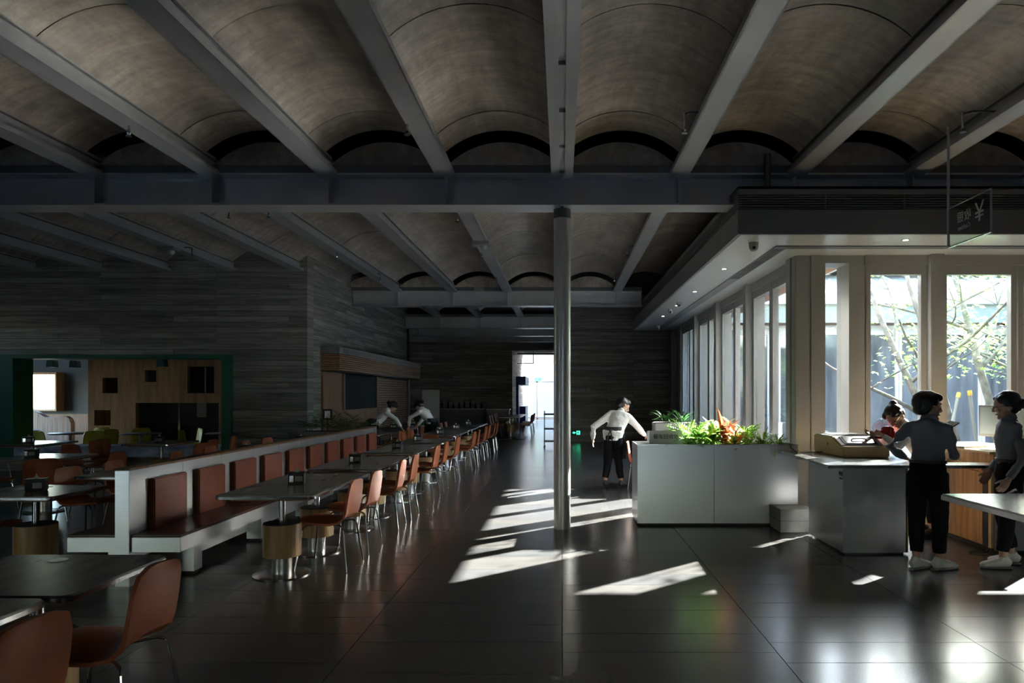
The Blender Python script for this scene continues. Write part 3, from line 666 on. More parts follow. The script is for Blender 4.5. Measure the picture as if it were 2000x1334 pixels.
# ---- plants: every leaf its own part
def blade(L, wd, droop, mat, fold=.25, n=6, name='leaf'):
    vs = []; fs = []
    for i in range(n+1):
        t = i/n; a = droop*t; x = L*(sin(a)/droop if droop else t); z = L*((cos(a)-1)/droop if droop else 0)
        hw = wd*(sin(pi*min(1, .12+.88*t))**.8)*.5 if i < n else .0008
        vs += [(x, -hw, z+fold*hw), (x, 0, z), (x, hw, z+fold*hw)]
    for i in range(n):
        for j in range(2): fs.append((i*3+j, i*3+j+1, (i+1)*3+j+1, (i+1)*3+j))
    return B().add(vs, fs).mesh(name, mat, True)
def frond(L, mat, n=9):
    b = B()
    for i in range(n):
        t = (i+1)/n; a = .9*t; x = L*sin(a)/.9; z = L*(cos(a)-1)/.9; w_ = .34*L*(1-t*.75)
        for s in (-1, 1):
            b.add([(x-.01, 0, z), (x+.02, s*w_*.5, z-.004), (x+.03, s*w_, z-.02), (x+.008, s*w_*.5, z-.002)], [(0, 1, 2, 3)])
    b.loft([(L*sin(.9*i/6)/.9, 0, L*(cos(.9*i/6)-1)/.9) for i in range(7)], .002, 4)
    return b.mesh('frond', mat, True)
lm_fern = leafmat('fern_green', (.13, .27, .045), (.07, .17, .03)); lm_lime = leafmat('spider_green', (.30, .42, .07), (.17, .30, .04))
lm_red = leafmat('cordyline_red', (.22, .045, .025), (.10, .02, .015)); lm_or = leafmat('croton_orange', (.55, .20, .07), (.30, .10, .04)); lm_dark = leafmat('dark_green', (.025, .085, .018), (.012, .05, .010))
LEAF = {'fern': [frond(.20, lm_fern), frond(.15, lm_fern)], 'blade': [blade(.24, .018, 1.5, lm_lime), blade(.18, .016, 1.1, lm_lime)], 'wide': [blade(.15, .055, .7, lm_fern), blade(.12, .05, .5, lm_lime)],
        'red': [blade(.27, .045, .35, lm_red), blade(.20, .04, .6, lm_red)], 'orange': [blade(.14, .05, .9, lm_or), blade(.11, .045, .6, lm_or)], 'dark': [blade(.34, .03, 1.0, lm_dark), blade(.26, .04, .8, lm_dark)], 'darkfern': [frond(.42, lm_dark), frond(.34, lm_dark)]}
def plant(kind, loc, n, label, el=(20, 80), h=.06, sp=.05, sc=1., group=None):
    g = T('potted_plant', label, 'plant', loc, 0, group)
    B().loft([(0, 0, -.05), (0, 0, h)], .008, 6).obj('stem', m_bark, g)
    for i in range(n):
        az = i*2.399+random.uniform(-.3, .3); e = R(random.uniform(*el)); r = random.uniform(0, sp); q = sc*random.uniform(.75, 1.15)
        o = O('leaf', random.choice(LEAF[kind]), g, (r*cos(az), r*sin(az), random.uniform(0, h)), (0, -e, az)); o.scale = (q, q, q)
    return g
pz = PH-.06
for i, (k, x, y, n, lab, el, h, sp, sc) in enumerate([
    ('fern', 1.66, 8.52, 34, 'feathery fern at the left end of the steel planter', (15, 80), .10, .08, 1.15), ('fern', 1.62, 8.75, 30, 'feathery fern behind the card sign', (20, 85), .14, .08, 1.2),
    ('wide', 1.86, 8.55, 34, 'broad leaved green plant left of the red spikes', (10, 80), .14, .08, 1.1), ('wide', 1.98, 8.75, 34, 'tall broad leaved plant behind the red spikes', (15, 85), .20, .08, 1.1),
    ('red', 2.03, 8.60, 13, 'dark red spiky plant standing tallest in the planter', (50, 88), .16, .03, 1.1), ('orange', 2.16, 8.50, 26, 'orange leaved plant beside the red spikes', (5, 75), .18, .06, 1.05),
    ('wide', 2.12, 8.42, 20, 'low green plant below the orange leaves', (0, 60), .08, .07, .9),
    ('blade', 2.34, 8.62, 44, 'yellow green grassy plant right of the orange leaves', (35, 88), .10, .07, 1.1), ('blade', 2.50, 8.50, 44, 'grassy spider plant near the right end of the planter', (25, 85), .08, .07, 1.0),
    ('blade', 2.70, 8.55, 36, 'arching grassy plant at the right end of the planter', (10, 75), .05, .06, 1.0), ('fern', 2.30, 8.80, 26, 'fern at the back of the planter by the glazing', (20, 80), .12, .08, 1.1)]):
    plant(k, (x, y, pz), int(n*1.15), lab, el, h*1.25, sp, sc*1.3)
plant('dark', (1.9, 12.5, 1.09), 34, 'dark leafy plant in the white planter, left clump', (5, 75), .08, .12, .9); plant('dark', (2.2, 12.55, 1.09), 30, 'dark leafy plant in the white planter, right clump', (5, 75), .08, .1, .9)
for i in range(4): plant('darkfern', (-5.0+i*.33, 13.65, .87), 22, 'dark arching fern in the long planter, %s from the left' % ORD[i], (5, 75), .08, .08, 1.0)

# ---- cashier counter
cc = T('cashier_counter', 'dark steel cashier counter with a steel top reaching to the wooden cabinet', 'counter', (2.8, 6.81, 0)); ZT = .915
B().box(0, .64, 0, .012, .02, ZT-.03).obj('front_panel', m_stain, cc); B().box(0, .012, .012, .94, .02, ZT-.03).obj('end_panel', m_stain, cc)
B().box(.628, .652, 0, .94, .02, ZT-.03).obj('side_panel', m_wood, cc); B().box(.03, .62, .03, .9, 0, ZT-.03).obj('carcass', m_dsteel, cc)
B().prism([(-.24, -.24), (1.50, -.24), (1.50, .06), (.95, .06), (.95, 1.44), (-.16, 1.44)], ZT-.03, ZT).obj('steel_top', m_stainT, cc, bevel=.003)
text('counter_lettering', '收银', .052, m_ink, cc, (-.002, .05, .80), (pi/2, 0, -pi/2), .0008); text('counter_lettering', 'Cashier', .028, m_ink, cc, (-.002, .05, .755), (pi/2, 0, -pi/2), .0008)
wb_ = T('food_warmer', 'oak food warmer box with sloping white top and two glass lids', 'food warmer', (3.04, 7.37, ZT+.002))
prof = [(0, 0), (.88, 0), (.88, .205), (.34, .205), (.10, .115), (0, .115)]
B().prism(prof, 0, .50, 'X').obj('oak_body', m_woodL, wb_, bevel=.012)
sl_ = sqrt(.24**2+.09**2); an = atan2(.09, .24)
def onslope(x0, x1, a0, a1, h0, h1, name, mat):
    b = B().box(x0, x1, a0, a1, h0, h1); o = b.obj(name, mat, wb_); o.location = (0, .10, .115); o.rotation_euler = (an, 0, 0); return o
onslope(.02, .48, .01, sl_-.005, .002, .008, 'white_top', m_white); onslope(.07, .43, .03, sl_-.03, .008, .014, 'lid_frame', m_black); onslope(.09, .41, .045, sl_-.045, .014, .018, 'lid_glass', m_chrome)
B().loft([(.16, .2, .165), (.18, .2, .19), (.32, .2, .19), (.34, .2, .165)], .007, 8).obj('lid_handle', m_black, wb_)
B().box(.02, .48, .36, .86, .206, .212).obj('white_top', m_white, wb_); B().box(.06, .44, .40, .82, .212, .220).obj('lid_frame', m_black, wb_); B().box(.08, .42, .42, .80, .220, .224).obj('lid_glass', m_chrome, wb_)
B().lathe([(.02, 0), (.02, .004)], n=16).obj('badge', m_chrome, wb_, loc=(-.004, .45, .12)).rotation_euler = (0, -pi/2, 0)
wk = T('oak_cabinet', 'oak desk cabinet with sliding doors at the right of the cashier counter', 'cabinet', (4.31, 6.86, 0))
B().box(.02, .75, 0, 1.5, .05, 1.0).obj('carcass', m_wood, wk); B().box(.05, .72, .04, 1.46, 0, .05).obj('kick_plinth', m_black, wk)
B().box(-.002, .02, .14, .78, .06, .80).obj('door', m_wood, wk); B().box(-.002, .02, .785, 1.48, .06, .80).obj('door', m_wood, wk); B().box(.0, .02, .0, .045, .05, .86).obj('edge_post', m_woodL, wk)
B().box(-.001, .021, .05, .135, .06, .86).obj('door_gap', m_black, wk); B().box(-.01, .75, .14, 1.5, .82, .88).obj('drawer_rail', m_wood, wk); B().box(-.03, .78, -.02, 1.52, 1.0, 1.02).obj('desk_top', m_woodL, wk)
B().box(.03, .5, -.012, 0, .03, .62).obj('white_front', m_white, wk)
kb = T('keyboard', 'white keyboard lying on the oak desk cabinet', 'keyboard', (4.45, 7.45, 1.021), .5)
B().box(-.22, .22, -.07, .07, 0, .018).obj('tray', m_white, kb, bevel=.004)
for r_ in range(4):
    for c_ in range(12): B().box(-.2+c_*.034, -.172+c_*.034, -.055+r_*.028, -.033+r_*.028, .018, .024).obj('key', m_paper, kb)
mn = T('monitor', 'slim grey monitor tilted on the oak desk cabinet', 'monitor', (4.72, 7.30, 1.021), -.9)
B().box(-.24, .24, -.015, .012, .12, .46).obj('screen_housing', m_white, mn, bevel=.006); B().box(-.22, .22, -.018, -.015, .15, .44).obj('screen_panel', M('monitor_screen', (.35, .42, .45), .15), mn)
B().box(-.03, .03, .0, .03, .01, .2).obj('stand_neck', m_chrome, mn); B().box(-.12, .12, -.06, .10, 0, .012).obj('stand_foot', m_chrome, mn)
cb = B().loft([(4.36, 6.95, .012), (4.28, 6.84, .01), (4.18, 6.82, .01), (4.10, 6.88, .01), (4.18, 6.93, .01), (4.29, 6.90, .01), (4.36, 6.99, .012)], .006, 6).obj('black_cable', m_black, smooth=True); tag(cb, 'loose black cable on the floor at the foot of the oak cabinet', 'cable')
pcab = B().loft([(2.82, 8.35, .98), (2.74, 8.2, .99), (2.70, 8.05, .965), (2.72, 7.9, .925), (2.9, 7.95, .922), (3.03, 7.95, .93)], .005, 6).obj('thin_wire', m_black, smooth=True); tag(pcab, 'thin dark wire running from the planter to the food warmer', 'wire')
# near right table
rt = T('steel_table', 'steel topped table at the right edge in front of the cashier', 'table', (3.06, 4.0, 0))
B().box(0, 1.5, -.6, 1.5, .762, .80).obj('tabletop', m_stainT, rt, bevel=.004); B().box(-.006, 1.506, -.606, 1.506, .750, .788).obj('edge_band', m_chrome, rt, bevel=.002)
for sx in (.95, 1.4):
    for sy in (-.5, 1.25): B().box(sx-.025, sx+.025, sy-.025, sy+.025, 0, .75).obj('leg', m_stain, rt)

# ---- hanging cashier sign
hs = T('hanging_sign', 'clear hanging cashier sign with mirrored white lettering', 'sign', (3.96, 6.3, 3.095))
B().box(-.004, .004, .01, .69, .012, .40).obj('clear_panel', glassmat('sign_glass', (.82, .84, .84)), hs)
B().box(-.012, .012, 0, .70, 0, .012).obj('bottom_rail', m_chrome, hs); B().box(-.008, .008, -.004, .006, .0, .41).obj('end_rail', m_steel, hs); B().box(-.006, .006, .0, .70, .40, .406).obj('top_edge', m_steel, hs)
B().loft([(0, .70, 0), (0, .70, 1.25)], .013, 10).obj('pole', m_steel, hs)
# seen from its back: reads mirrored from the camera
text('yen_mark', '¥', .26, m_signw, hs, (-.006, .17, .225), (pi/2, 0, -pi/2), .001, mirror=True)
text('lettering', '收银', .12, m_signw, hs, (-.006, .42, .255), (pi/2, 0, -pi/2), .001, mirror=True); text('lettering', 'Cashier', .068, m_signw, hs, (-.006, .42, .155), (pi/2, 0, -pi/2), .001, mirror=True)

# ---- wall lettering and low exit sign
wt = T('wall_lettering', 'faint grey characters on the concrete wall beside the round column', 'lettering', (.55, 22.89, 1.72))
text('characters', '餐车回收处', .17, m_signw, wt, (0, 0, 0), (pi/2, 0, 0), .004)
ex = T('low_exit_sign', 'small green lit exit sign low on the concrete wall', 'exit sign', (.47, 22.88, .31))
B().box(-.15, .15, -.01, .015, -.085, .085).obj('sign_box', M('exit_dark', (.01, .03, .02), .5), ex); B().prism([(-.13, 0), (-.07, .045), (-.07, .018), (-.02, .018), (-.02, -.018), (-.07, -.018), (-.07, -.045)], -.013, -.010, 'Y').obj('arrow', m_exit, ex)
B().box(.01, .13, -.013, -.010, -.065, .065).obj('door_mark', m_exit, ex); B().prism([(.05, .04), (.075, .04), (.09, 0), (.07, -.01), (.09, -.05), (.07, -.05), (.05, -.01), (.03, -.05), (.02, -.04), (.04, .0)], -.016, -.0135, 'Y').obj('figure', m_black, ex)

# ---- snack kiosk on the receding wall
kk = T('snack_kiosk', 'dim kiosk front with a wooden slat canopy on the concrete wall', 'kiosk', (-5.3, 14.95, 0)); KL = 8.5
B().box(0, .42, 0, KL, 2.50, 2.64).obj('canopy_top', m_fascia, kk)
for j in range(16): B().box(.422, .426, .3+j*.52, .3+j*.52+.44, 2.52, 2.62).obj('canopy_vent', m_dsteel, kk)
for j in range(8): B().box(-.0, .42, 0, KL, 2.13+j*.046, 2.13+j*.046+.032).obj('canopy_slat', m_slat, kk)
B().box(.0, .38, .03, KL-.03, 2.10, 2.12).obj('canopy_soffit', m_black, kk)
B().box(0, .05, .05, 1.4, 0, 2.1).obj('wood_panel', m_woodD, kk); B().box(0, .05, 1.4, 4.45, 0, 1.22).obj('wood_panel', m_woodD, kk)
B().box(0, .07, 1.4, 1.52, 1.22, 2.1).obj('screen_frame', m_woodD, kk); B().box(0, .07, 4.35, 4.47, 1.22, 2.1).obj('screen_frame', m_woodD, kk); B().box(0, .04, 1.52, 4.35, 1.22, 2.1).obj('screen', m_screen, kk)
B().box(0, .02, 4.5, KL, 0, 2.1).obj('shutter_back', m_black, kk)
for j in range(26): B().box(.02, .05, 4.5, KL, .25+j*.07, .25+j*.07+.042).obj('shutter_slat', m_slat, kk)
B().box(0, .08, KL-.3, KL, 0, 2.1).obj('end_post', m_dsteel, kk)
ks = T('menu_stand', 'small upright menu card standing by the long planter', 'menu stand', (-5.05, 14.7, 0))
B().box(-.01, .01, -.01, .01, 0, 1.05).obj('post', m_black, ks); B().box(-.10, .10, -.012, .012, 1.05, 1.28).obj('card_holder', m_black, ks); B().box(-.06, .06, -.016, -.012, 1.09, 1.24).obj('card', m_paper, ks); B().box(-.15, .15, -.12, .12, 0, .015).obj('foot', m_black, ks)
bs = T('banner_stand', 'narrow pale display panel standing at the kiosk end', 'display panel', (-4.85, 23.9, 0))
B().box(-.05, .55, -.03, .03, .02, 1.75).obj('panel', m_soff, bs, bevel=.01); B().box(-.1, .6, -.15, .15, 0, .02).obj('foot', m_black, bs)

# ---- children's corner behind the green frame
gf = T('green_frame', 'deep green painted frame round the opening in the left concrete wall', 'frame', (0, 14.1, 0))
B().box(-7.04, -6.85, 0, .55, .30, 2.42).obj('side', m_green, gf); B().box(-11.75, -11.35, 0, .55, .30, 2.42).obj('side', m_green, gf); B().box(-11.35, -7.04, 0, .55, 2.34, 2.42).obj('head', m_green, gf)
m_mural = M('blue_white_mural', (.42, .45, .52), .6, noise=.85, nscale=2.2, col2=(.08, .12, .25), stretch=(1, 1, 3))
ms = T('window_seat', 'long seat cushion with a blue and white print along the opening', 'cushion', (0, 14.12, .30)); B().box(-11.33, -7.06, -.03, .52, 0, .23).obj('cushion', m_mural, ms, bevel=.01)
# room shell
wk1 = wall_with_hole('wall_kids_back', M('kids_grey', (.085, .095, .095), .7), -16.3, -6.5, 0, 3.2, -15.4, -13.9, 1.18, 2.16, 19, 19.5, 'dark grey back wall of the children corner')
sbox('wall_kids_right', m_plain, -6.6, -6.4, 14.55, 19.5, 0, 3.2); wkl = B().box(-16.5, -16.3, 14.2, 15.0, 0, 3.2).box(-16.5, -16.3, 18, 19.5, 0, 3.2).box(-16.5, -16.3, 15, 18, 0, .8).box(-16.5, -16.3, 15, 18, 2.3, 3.2).obj('wall_kids_left', m_plain); wkl['kind'] = 'structure'  # unseen opening in the left wall, added to side-light the playhouse
portal((-16.55, 16.5, 1.55), (0, pi/2, pi), 1.5, 3.0)
sbox('ceiling_kids', m_plain, -16.5, -6.4, 14.55, 18.3, 3.0, 3.2)
o = B().box(-16.3, -11.0, 18.94, 19.0, 0, 1.05).obj('trim_5', m_woodD); o['kind'] = 'structure'
kw = struct('window_30', (-14.65, 19.0, 1.18), 'bright window with a deep wooden reveal in the children corner')
B().box(.75, .79, -.30, .5, 0, .98).obj('reveal', m_wood, kw); B().box(-.79, -.75, -.30, .5, 0, .98).obj('reveal', m_wood, kw); B().box(-.79, .79, -.30, .5, -.04, 0).obj('sill', m_wood, kw); B().box(-.79, .79, -.3, .5, .98, 1.02).obj('head', m_wood, kw)
B().box(.40, .45, .42, .48, 0, .98).obj('frame_stile', m_dsteel, kw); B().box(-.75, .75, .44, .45, 0, .98).obj('pane', m_glass, kw)
portal((-14.65, 19.5, 1.67), (-pi/2, 0, 0), 1.4, .95)
# playhouse front with openings
ph = T('wooden_playhouse', 'tall oak playhouse front with square peepholes and a wide doorway', 'playhouse', (-11.46, 16.5, 0)); 
def holes_panel(x1, z1, holes, y0, y1):
    xs = sorted({0, x1, *[h[0] for h in holes], *[h[1] for h in holes]}); zs = sorted({0, z1, *[h[2] for h in holes], *[h[3] for h in holes]}); b = B()
    vid = {}; 
    def inside(i, j):
        cx, cz = (xs[i]+xs[i+1])/2, (zs[j]+zs[j+1])/2
        return not (0 <= i < len(xs)-1 and 0 <= j < len(zs)-1) or any(h[0] < cx < h[1] and h[2] < cz < h[3] for h in holes)
    solid = {(i, j) for i in range(len(xs)-1) for j in range(len(zs)-1) if not inside(i, j)}
    vs = [(x, y, z) for y in (y0, y1) for x in xs for z in zs]; nz = len(zs); nx = len(xs)
    f = lambda k, i, j: k*nx*nz+i*nz+j
    fs = []
    for i, j in solid:
        fs += [(f(0, i, j), f(0, i+1, j), f(0, i+1, j+1), f(0, i, j+1)), (f(1, i, j), f(1, i, j+1), f(1, i+1, j+1), f(1, i+1, j))]
        for (di, dj, a, c) in ((-1, 0, (i, j), (i, j+1)), (1, 0, (i+1, j), (i+1, j+1)), (0, -1, (i, j), (i+1, j)), (0, 1, (i, j+1), (i+1, j+1))):
            if (i+di, j+dj) not in solid: fs.append((f(0, *a), f(0, *c), f(1, *c), f(1, *a)))
    return b.add(vs, fs)
q = 16.5/1333
def hx(p): return (p-172)*q
def hz(p): return 1.6+(770-p)*q
hl = [(hx(200), hx(230), hz(768), hz(738)), (hx(283), hx(305), hz(746), hz(723)), (hx(366), hx(418), hz(768), hz(716)), (hx(184), hx(216), hz(831), hz(801)), (hx(265), hx(427), 0.02, hz(787))]
holes_panel(hx(437), 2.95, hl, 0, .12).obj('oak_front', m_ply, ph)
B().box(-.0, hx(437), .12, 1.4, hz(785), hz(780)).obj('upper_deck', m_ply, ph); B().box(hx(345), hx(349), .06, .10, 0.02, hz(787)).obj('steel_post', m_chrome, ph)
B().box(0, .1, .12, 1.6, 0, 2.95).obj('side_panel', m_ply, ph); B().box(hx(437)-.1, hx(437), .12, 1.6, 0, 2.95).obj('side_panel', m_ply, ph)
B().box(.1, hx(437)-.1, 1.3, 1.35, 0, 2.9).obj('back_panel', m_plain, ph); B().box(hx(330), hx(350), 1.26, 1.3, 1.0, 1.5).obj('pale_board', m_soff, ph)
for x in (hx(380), hx(408)): B().loft([(x, .5, hz(768)), (x, .5, hz(716))], .02, 8).obj('rail_post', m_chrome, ph)
# curvy bench, tables, lime chairs, lamps
cv = [(-13.9, 0), (-12.67, 0), (-12.66, .85), (-12.71, .97), (-12.80, 1.03), (-12.92, 1.035), (-13.05, 1.0), (-13.18, .98), (-13.32, 1.01), (-13.5, 1.12), (-13.65, 1.17), (-13.78, 1.16), (-13.9, 1.08)]
cvb = B().prism(cv, 17.6, 17.75, 'Y').obj('wavy_bench_back', woodmat('pale_ply', (.55, .40, .32), 'Z', .5), bevel=.008); tag(cvb, 'wavy pale plywood bench back below the bright window', 'bench')
def kid_table(x, y, label):
    g = T('kids_table', label, 'table', (x, y, 0)); B().lathe([(.40, .70), (.42, .715), (.40, .73)], n=32).obj('tabletop', m_white, g, smooth=True); B().loft([(0, 0, .02), (0, 0, .70)], .035, 12).obj('pole', m_white, g, smooth=True); B().lathe([(.24, 0), (.22, .02)], n=24).obj('foot', m_white, g)
for i, (x, y) in enumerate([(-11.1, 15.4), (-9.45, 15.3), (-7.6, 15.4), (-13.2, 16.6)]): kid_table(x, y, 'white round table behind the green frame, %s from the left' % ('second', 'third', 'fourth', 'first')[i])
for i, (x, y, rz) in enumerate([(-12.0, 15.5, .3), (-11.3, 14.98, 1.4), (-10.5, 15.6, 2.8), (-10.35, 15.0, 2.4), (-9.85, 15.9, -1.2), (-8.65, 15.8, -2.4), (-8.2, 15.2, .2), (-11.0, 16.1, -1.5)]):
    chair(x, y, rz, 'lime yellow plastic chair in the children corner, %s of the group' % ORD[i], lime=True)
for i, (x, y) in enumerate([(-12.1, 16.2), (-11.7, 16.4), (-9.25, 15.8), (-7.5, 15.6)]):
    g = T('pendant_lamp', 'teal box lamp hanging at the top of the opening, %s from the left' % ORD[i], 'lamp', (x, y, 2.24))
    B().prism([(-.09, 0), (.09, 0), (.07, .16), (-.07, .16)], -.09, .09, 'Y').obj('shade', m_teal, g, bevel=.005); B().loft([(0, 0, .16), (0, 0, .78)], .012, 8).obj('hanger', m_black, g)

# ---- ceiling fittings
def sprinkler(x, y, z, label):
    dx = round(x/W)*W-x; dx -= .028*(1 if dx > 0 else -1)
    g = T('sprinkler', label, 'sprinkler', (x, y, z))
    B().loft([(0, 0, .0), (0, 0, .15)], .012, 8).obj('pipe', m_chrome, g); B().lathe([(.012, -.03), (.02, -.01), (.012, 0)], n=10).obj('head', m_chrome, g); B().lathe([(.028, -.042), (.028, -.036)], n=12).obj('deflector', m_chrome, g)
    B().loft([(0, 0, .13), (dx*.3, 0, .155), (dx, 0, .155)], .011, 8).obj('elbow', m_dsteel, g)
for i, (px, py, zz) in enumerate([(252, 258, 4.10), (795, 255, 4.10), (1337, 252, 4.10), (1880, 250, 4.10), (447, 420, 4.1), (525, 418, 4.1), (893, 428, 4.1), (1225, 497, 4.1), (375, 500, 4.1), (658, 500, 4.1), (742, 548, 4.1), (941, 500, 4.1), (970, 547, 4.1), (1200, 547, 4.1)]):
    D = (zz-1.6)*1333/(770-py); sprinkler((px-1098)/1333*D, D, zz, 'small sprinkler head on the vault beside a beam, %s counted from the near left' % ORD[i])
def emergency(x, y, z, label):
    g = T('emergency_lamp', label, 'ceiling unit', (x, y, z)); B().box(-.15, .15, -.12, .12, -.06, 0).obj('housing', m_white, g, bevel=.01); B().lathe([(.06, -.06), (.06, -.085), (.035, -.13)], (.05, 0, 0), 18).obj('dome', m_white, g, smooth=True)
emergency(-W*5, 11.9, ZB, 'white detector box under a beam in the dim left ceiling'); emergency(-W, 11.5, ZB, 'white detector box under the beam left of the round column')
gb = B().box(-1.0, -.75, 7.99, 8.04, 4.29, 4.35).obj('junction_box', m_fascia); gb.location.x = -1.0; tag(gb, 'small grey junction box on top of the near girder', 'box')
gb2 = B().box(-2.2, -1.95, 17.05, 17.15, 4.192, 4.27).obj('junction_box', m_white); tag(gb2, 'small white box on top of the middle girder', 'box')
def domecam(x, y, label):
    g = T('security_camera', label, 'camera', (x, y, Z0)); B().lathe([(.055, -.02), (.06, 0)], n=24).obj('mount', m_white, g, smooth=True); B().lathe([(.02, -.105), (.045, -.085), (.055, -.055), (.055, -.02)], n=24).obj('dome', m_white, g, smooth=True); B().ell((-.008, -.045, -.07), (.022, .022, .022)).obj('lens', m_black, g, smooth=True)
for (x, y, l) in [(2.30, 8.2, 'white dome camera under the soffit corner'), (2.32, 13.5, 'white dome camera under the long soffit, middle one'), (2.32, 14.6, 'white dome camera under the long soffit, just beyond the middle one'), (2.55, 18.2, 'white dome camera under the long soffit, farthest one')]: domecam(x, y, l)
def downlight(x, y, label):
    g = T('downlight', label, 'downlight', (x, y, Z0)); B().lathe([(.045, -.004), (.05, 0)], n=20).obj('trim_ring', m_white, g); B().lathe([(.03, -.006), (.03, -.003)], n=16).obj('lens', m_lite, g)
for i, (x, y) in enumerate([(2.35, 9.9), (2.35, 12.1), (2.35, 14.0), (2.35, 15.9), (4.05, 8.05), (6.2, 8.05)]): downlight(x, y, 'small lit downlight in the soffit, '+('%s along the aisle side' % ORD[i] if i < 4 else '%s along the front side' % ORD[i-4]))
#PART3
# ================================================================== TREE in the courtyard
tree = T('maple_tree', 'young maple with several leaning trunks and pale green leaves in the courtyard', 'tree', (6.55, 11.2, 0))
rt_ = random.Random(5); leafpts = []
def limb(p, d, L, r, lev):
    pts = [V(p)]; rad = [r]; d = V(d).normalized(); n = 6 if lev < 2 else 4
    for i in range(n):
        d = (d+V((rt_.uniform(-1, 1), rt_.uniform(-1, 1), rt_.uniform(-.3, .6)))*(.10 if lev == 0 else .20)).normalized()
        pts.append(pts[-1]+d*L/n); rad.append(r*(1-.65*(i+1)/n))
    if lev < 3: B().loft(pts, rad, 9 if lev < 2 else 5).obj('trunk' if lev == 0 else 'branch', m_bark, tree, smooth=True)
    if lev >= 2:
        for p in pts[1:]:
            if p.y > -1.1 and p.x > -2.2 and p.x < 4.2 and p.z < 5.3: leafpts.append(p)
    if lev < 3:
        for k in range(5 if lev == 0 else 4):
            i = rt_.randint(2 if lev == 0 else 1, n); az = rt_.uniform(0, 2*pi)
            nd = (d*.5+V((cos(az), sin(az), rt_.uniform(-.1, .5)))).normalized()
            LL = L*rt_.uniform(.42, .62); e_ = pts[i]+nd*LL
            if e_.y > -1.3 and -2.4 < e_.x < 4.5: limb(pts[i], nd, LL, rad[i]*.62, lev+1)
for (dx, dy, lean, L, r) in [(-.05, 0, (-.42, .15, 1), 3.9, .085), (.15, .1, (-.12, -.05, 1), 4.2, .075), (.75, .1, (.08, .1, 1), 4.2, .09), (.95, .3, (.4, .15, 1), 3.8, .075)]:
    limb((dx, dy, -.02), lean, L, r, 0)
star = []
for i in range(10):
    a = 2*pi*i/10; rr = 1 if i % 2 == 0 else .42
    star.append((rr*cos(a), rr*sin(a)))
lb = B()
for p in leafpts:
    for _ in range(3):
        c = p+V((rt_.gauss(0, .16), rt_.gauss(0, .16), rt_.gauss(0, .10))); s_ = rt_.uniform(.032, .058)
        rot = Euler((rt_.uniform(-.7, .7), rt_.uniform(-.7, .7), rt_.uniform(0, 6.3))).to_matrix()
        lb.add([c+rot @ V((x*s_, y*s_, -.15*s_*(x*x+y*y))) for x, y in star], [tuple(range(10))])
lv = lb.obj('foliage', m_maple, tree); lv['kind'] = 'stuff'
for i, (a, b_) in enumerate([((5.75, 10.5, .0), (6.48, 11.15, 1.62)), ((6.72, 10.9, 0), (6.62, 11.1, 1.66)), ((7.5, 10.6, 0), (7.25, 11.1, 1.6))]):
    g = T('tree_prop', 'white wooden prop leaning on the maple trunk, %s from the left' % ORD[i], 'prop', a); d_ = V(b_)-V(a)
    B().loft([(0, 0, 0), d_*.95], .028, 10).obj('pole', m_white, g, smooth=True); B().loft([d_*.95, d_], .034, 10).obj('yellow_cap', M('yellow_cap%d' % i, (.65, .42, .08), .5), g, smooth=True)

# ================================================================== PEOPLE
def fin(bm_, name, mat, parent, vox, smooth_it=4, disp=0., dscale=.12):
    me = bm_.mesh(name, None); o = O('tmp', me)
    m1 = o.modifiers.new('r', 'REMESH'); m1.mode = 'VOXEL'; m1.voxel_size = vox
    m2 = o.modifiers.new('s', 'SMOOTH'); m2.iterations = smooth_it; m2.factor = .5
    if disp:
        tx = bpy.data.textures.new('folds', 'CLOUDS'); tx.noise_scale = dscale
        m3 = o.modifiers.new('d', 'DISPLACE'); m3.texture = tx; m3.strength = disp; m3.mid_level = .5
    me2 = bpy.data.meshes.new_from_object(o.evaluated_get(bpy.context.evaluated_depsgraph_get())); bpy.data.objects.remove(o)
    me2.materials.clear(); me2.materials.append(mat); me2.polygons.foreach_set('use_smooth', [True]*len(me2.polygons))
    return O(name, me2, parent)
def hand(b, wr, d, palm_n, s=1., curl=.5):
    """palm and five separate fingers; wr wrist, d pointing direction, palm_n normal out of the palm"""
    d = V(d).normalized(); pn_ = (V(palm_n)-d*V(palm_n).dot(d)).normalized(); sd = d.cross(pn_).normalized()*s
    wr = V(wr); b.loft([wr-d*.02, wr+d*.02, wr+d*.055, wr+d*.088], [(.026, .019), (.034, .016), (.041, .014), (.038, .012)], 12, sd)
    for i, (o_, L) in enumerate([(-.031, .062), (-.011, .073), (.010, .069), (.030, .054)]):
        p = wr+d*(.080 if i else .076)+sd*o_*(1 if s else 1); q = d.copy(); pts = [p-d*.015]; 
        for j in range(4):
            pts.append(p.copy()); ax = sd.normalized(); a = curl*(.35 if j == 0 else .55)*(1 if s > 0 else -1)
            q = (q*cos(abs(a))+pn_*sin(abs(a))).normalized(); p = p+q*L/3
        b.loft(pts, [.0085, .0088, .0082, .0076, .0062], 8)
    t0 = wr+d*.022-sd*.026; q = (d*.72-sd.normalized()*.6+pn_*.35).normalized()
    b.loft([t0, t0+q*.03, t0+q*.052+d*.006, t0+q*.068+d*.018], [.0115, .0105, .0095, .0075], 8)
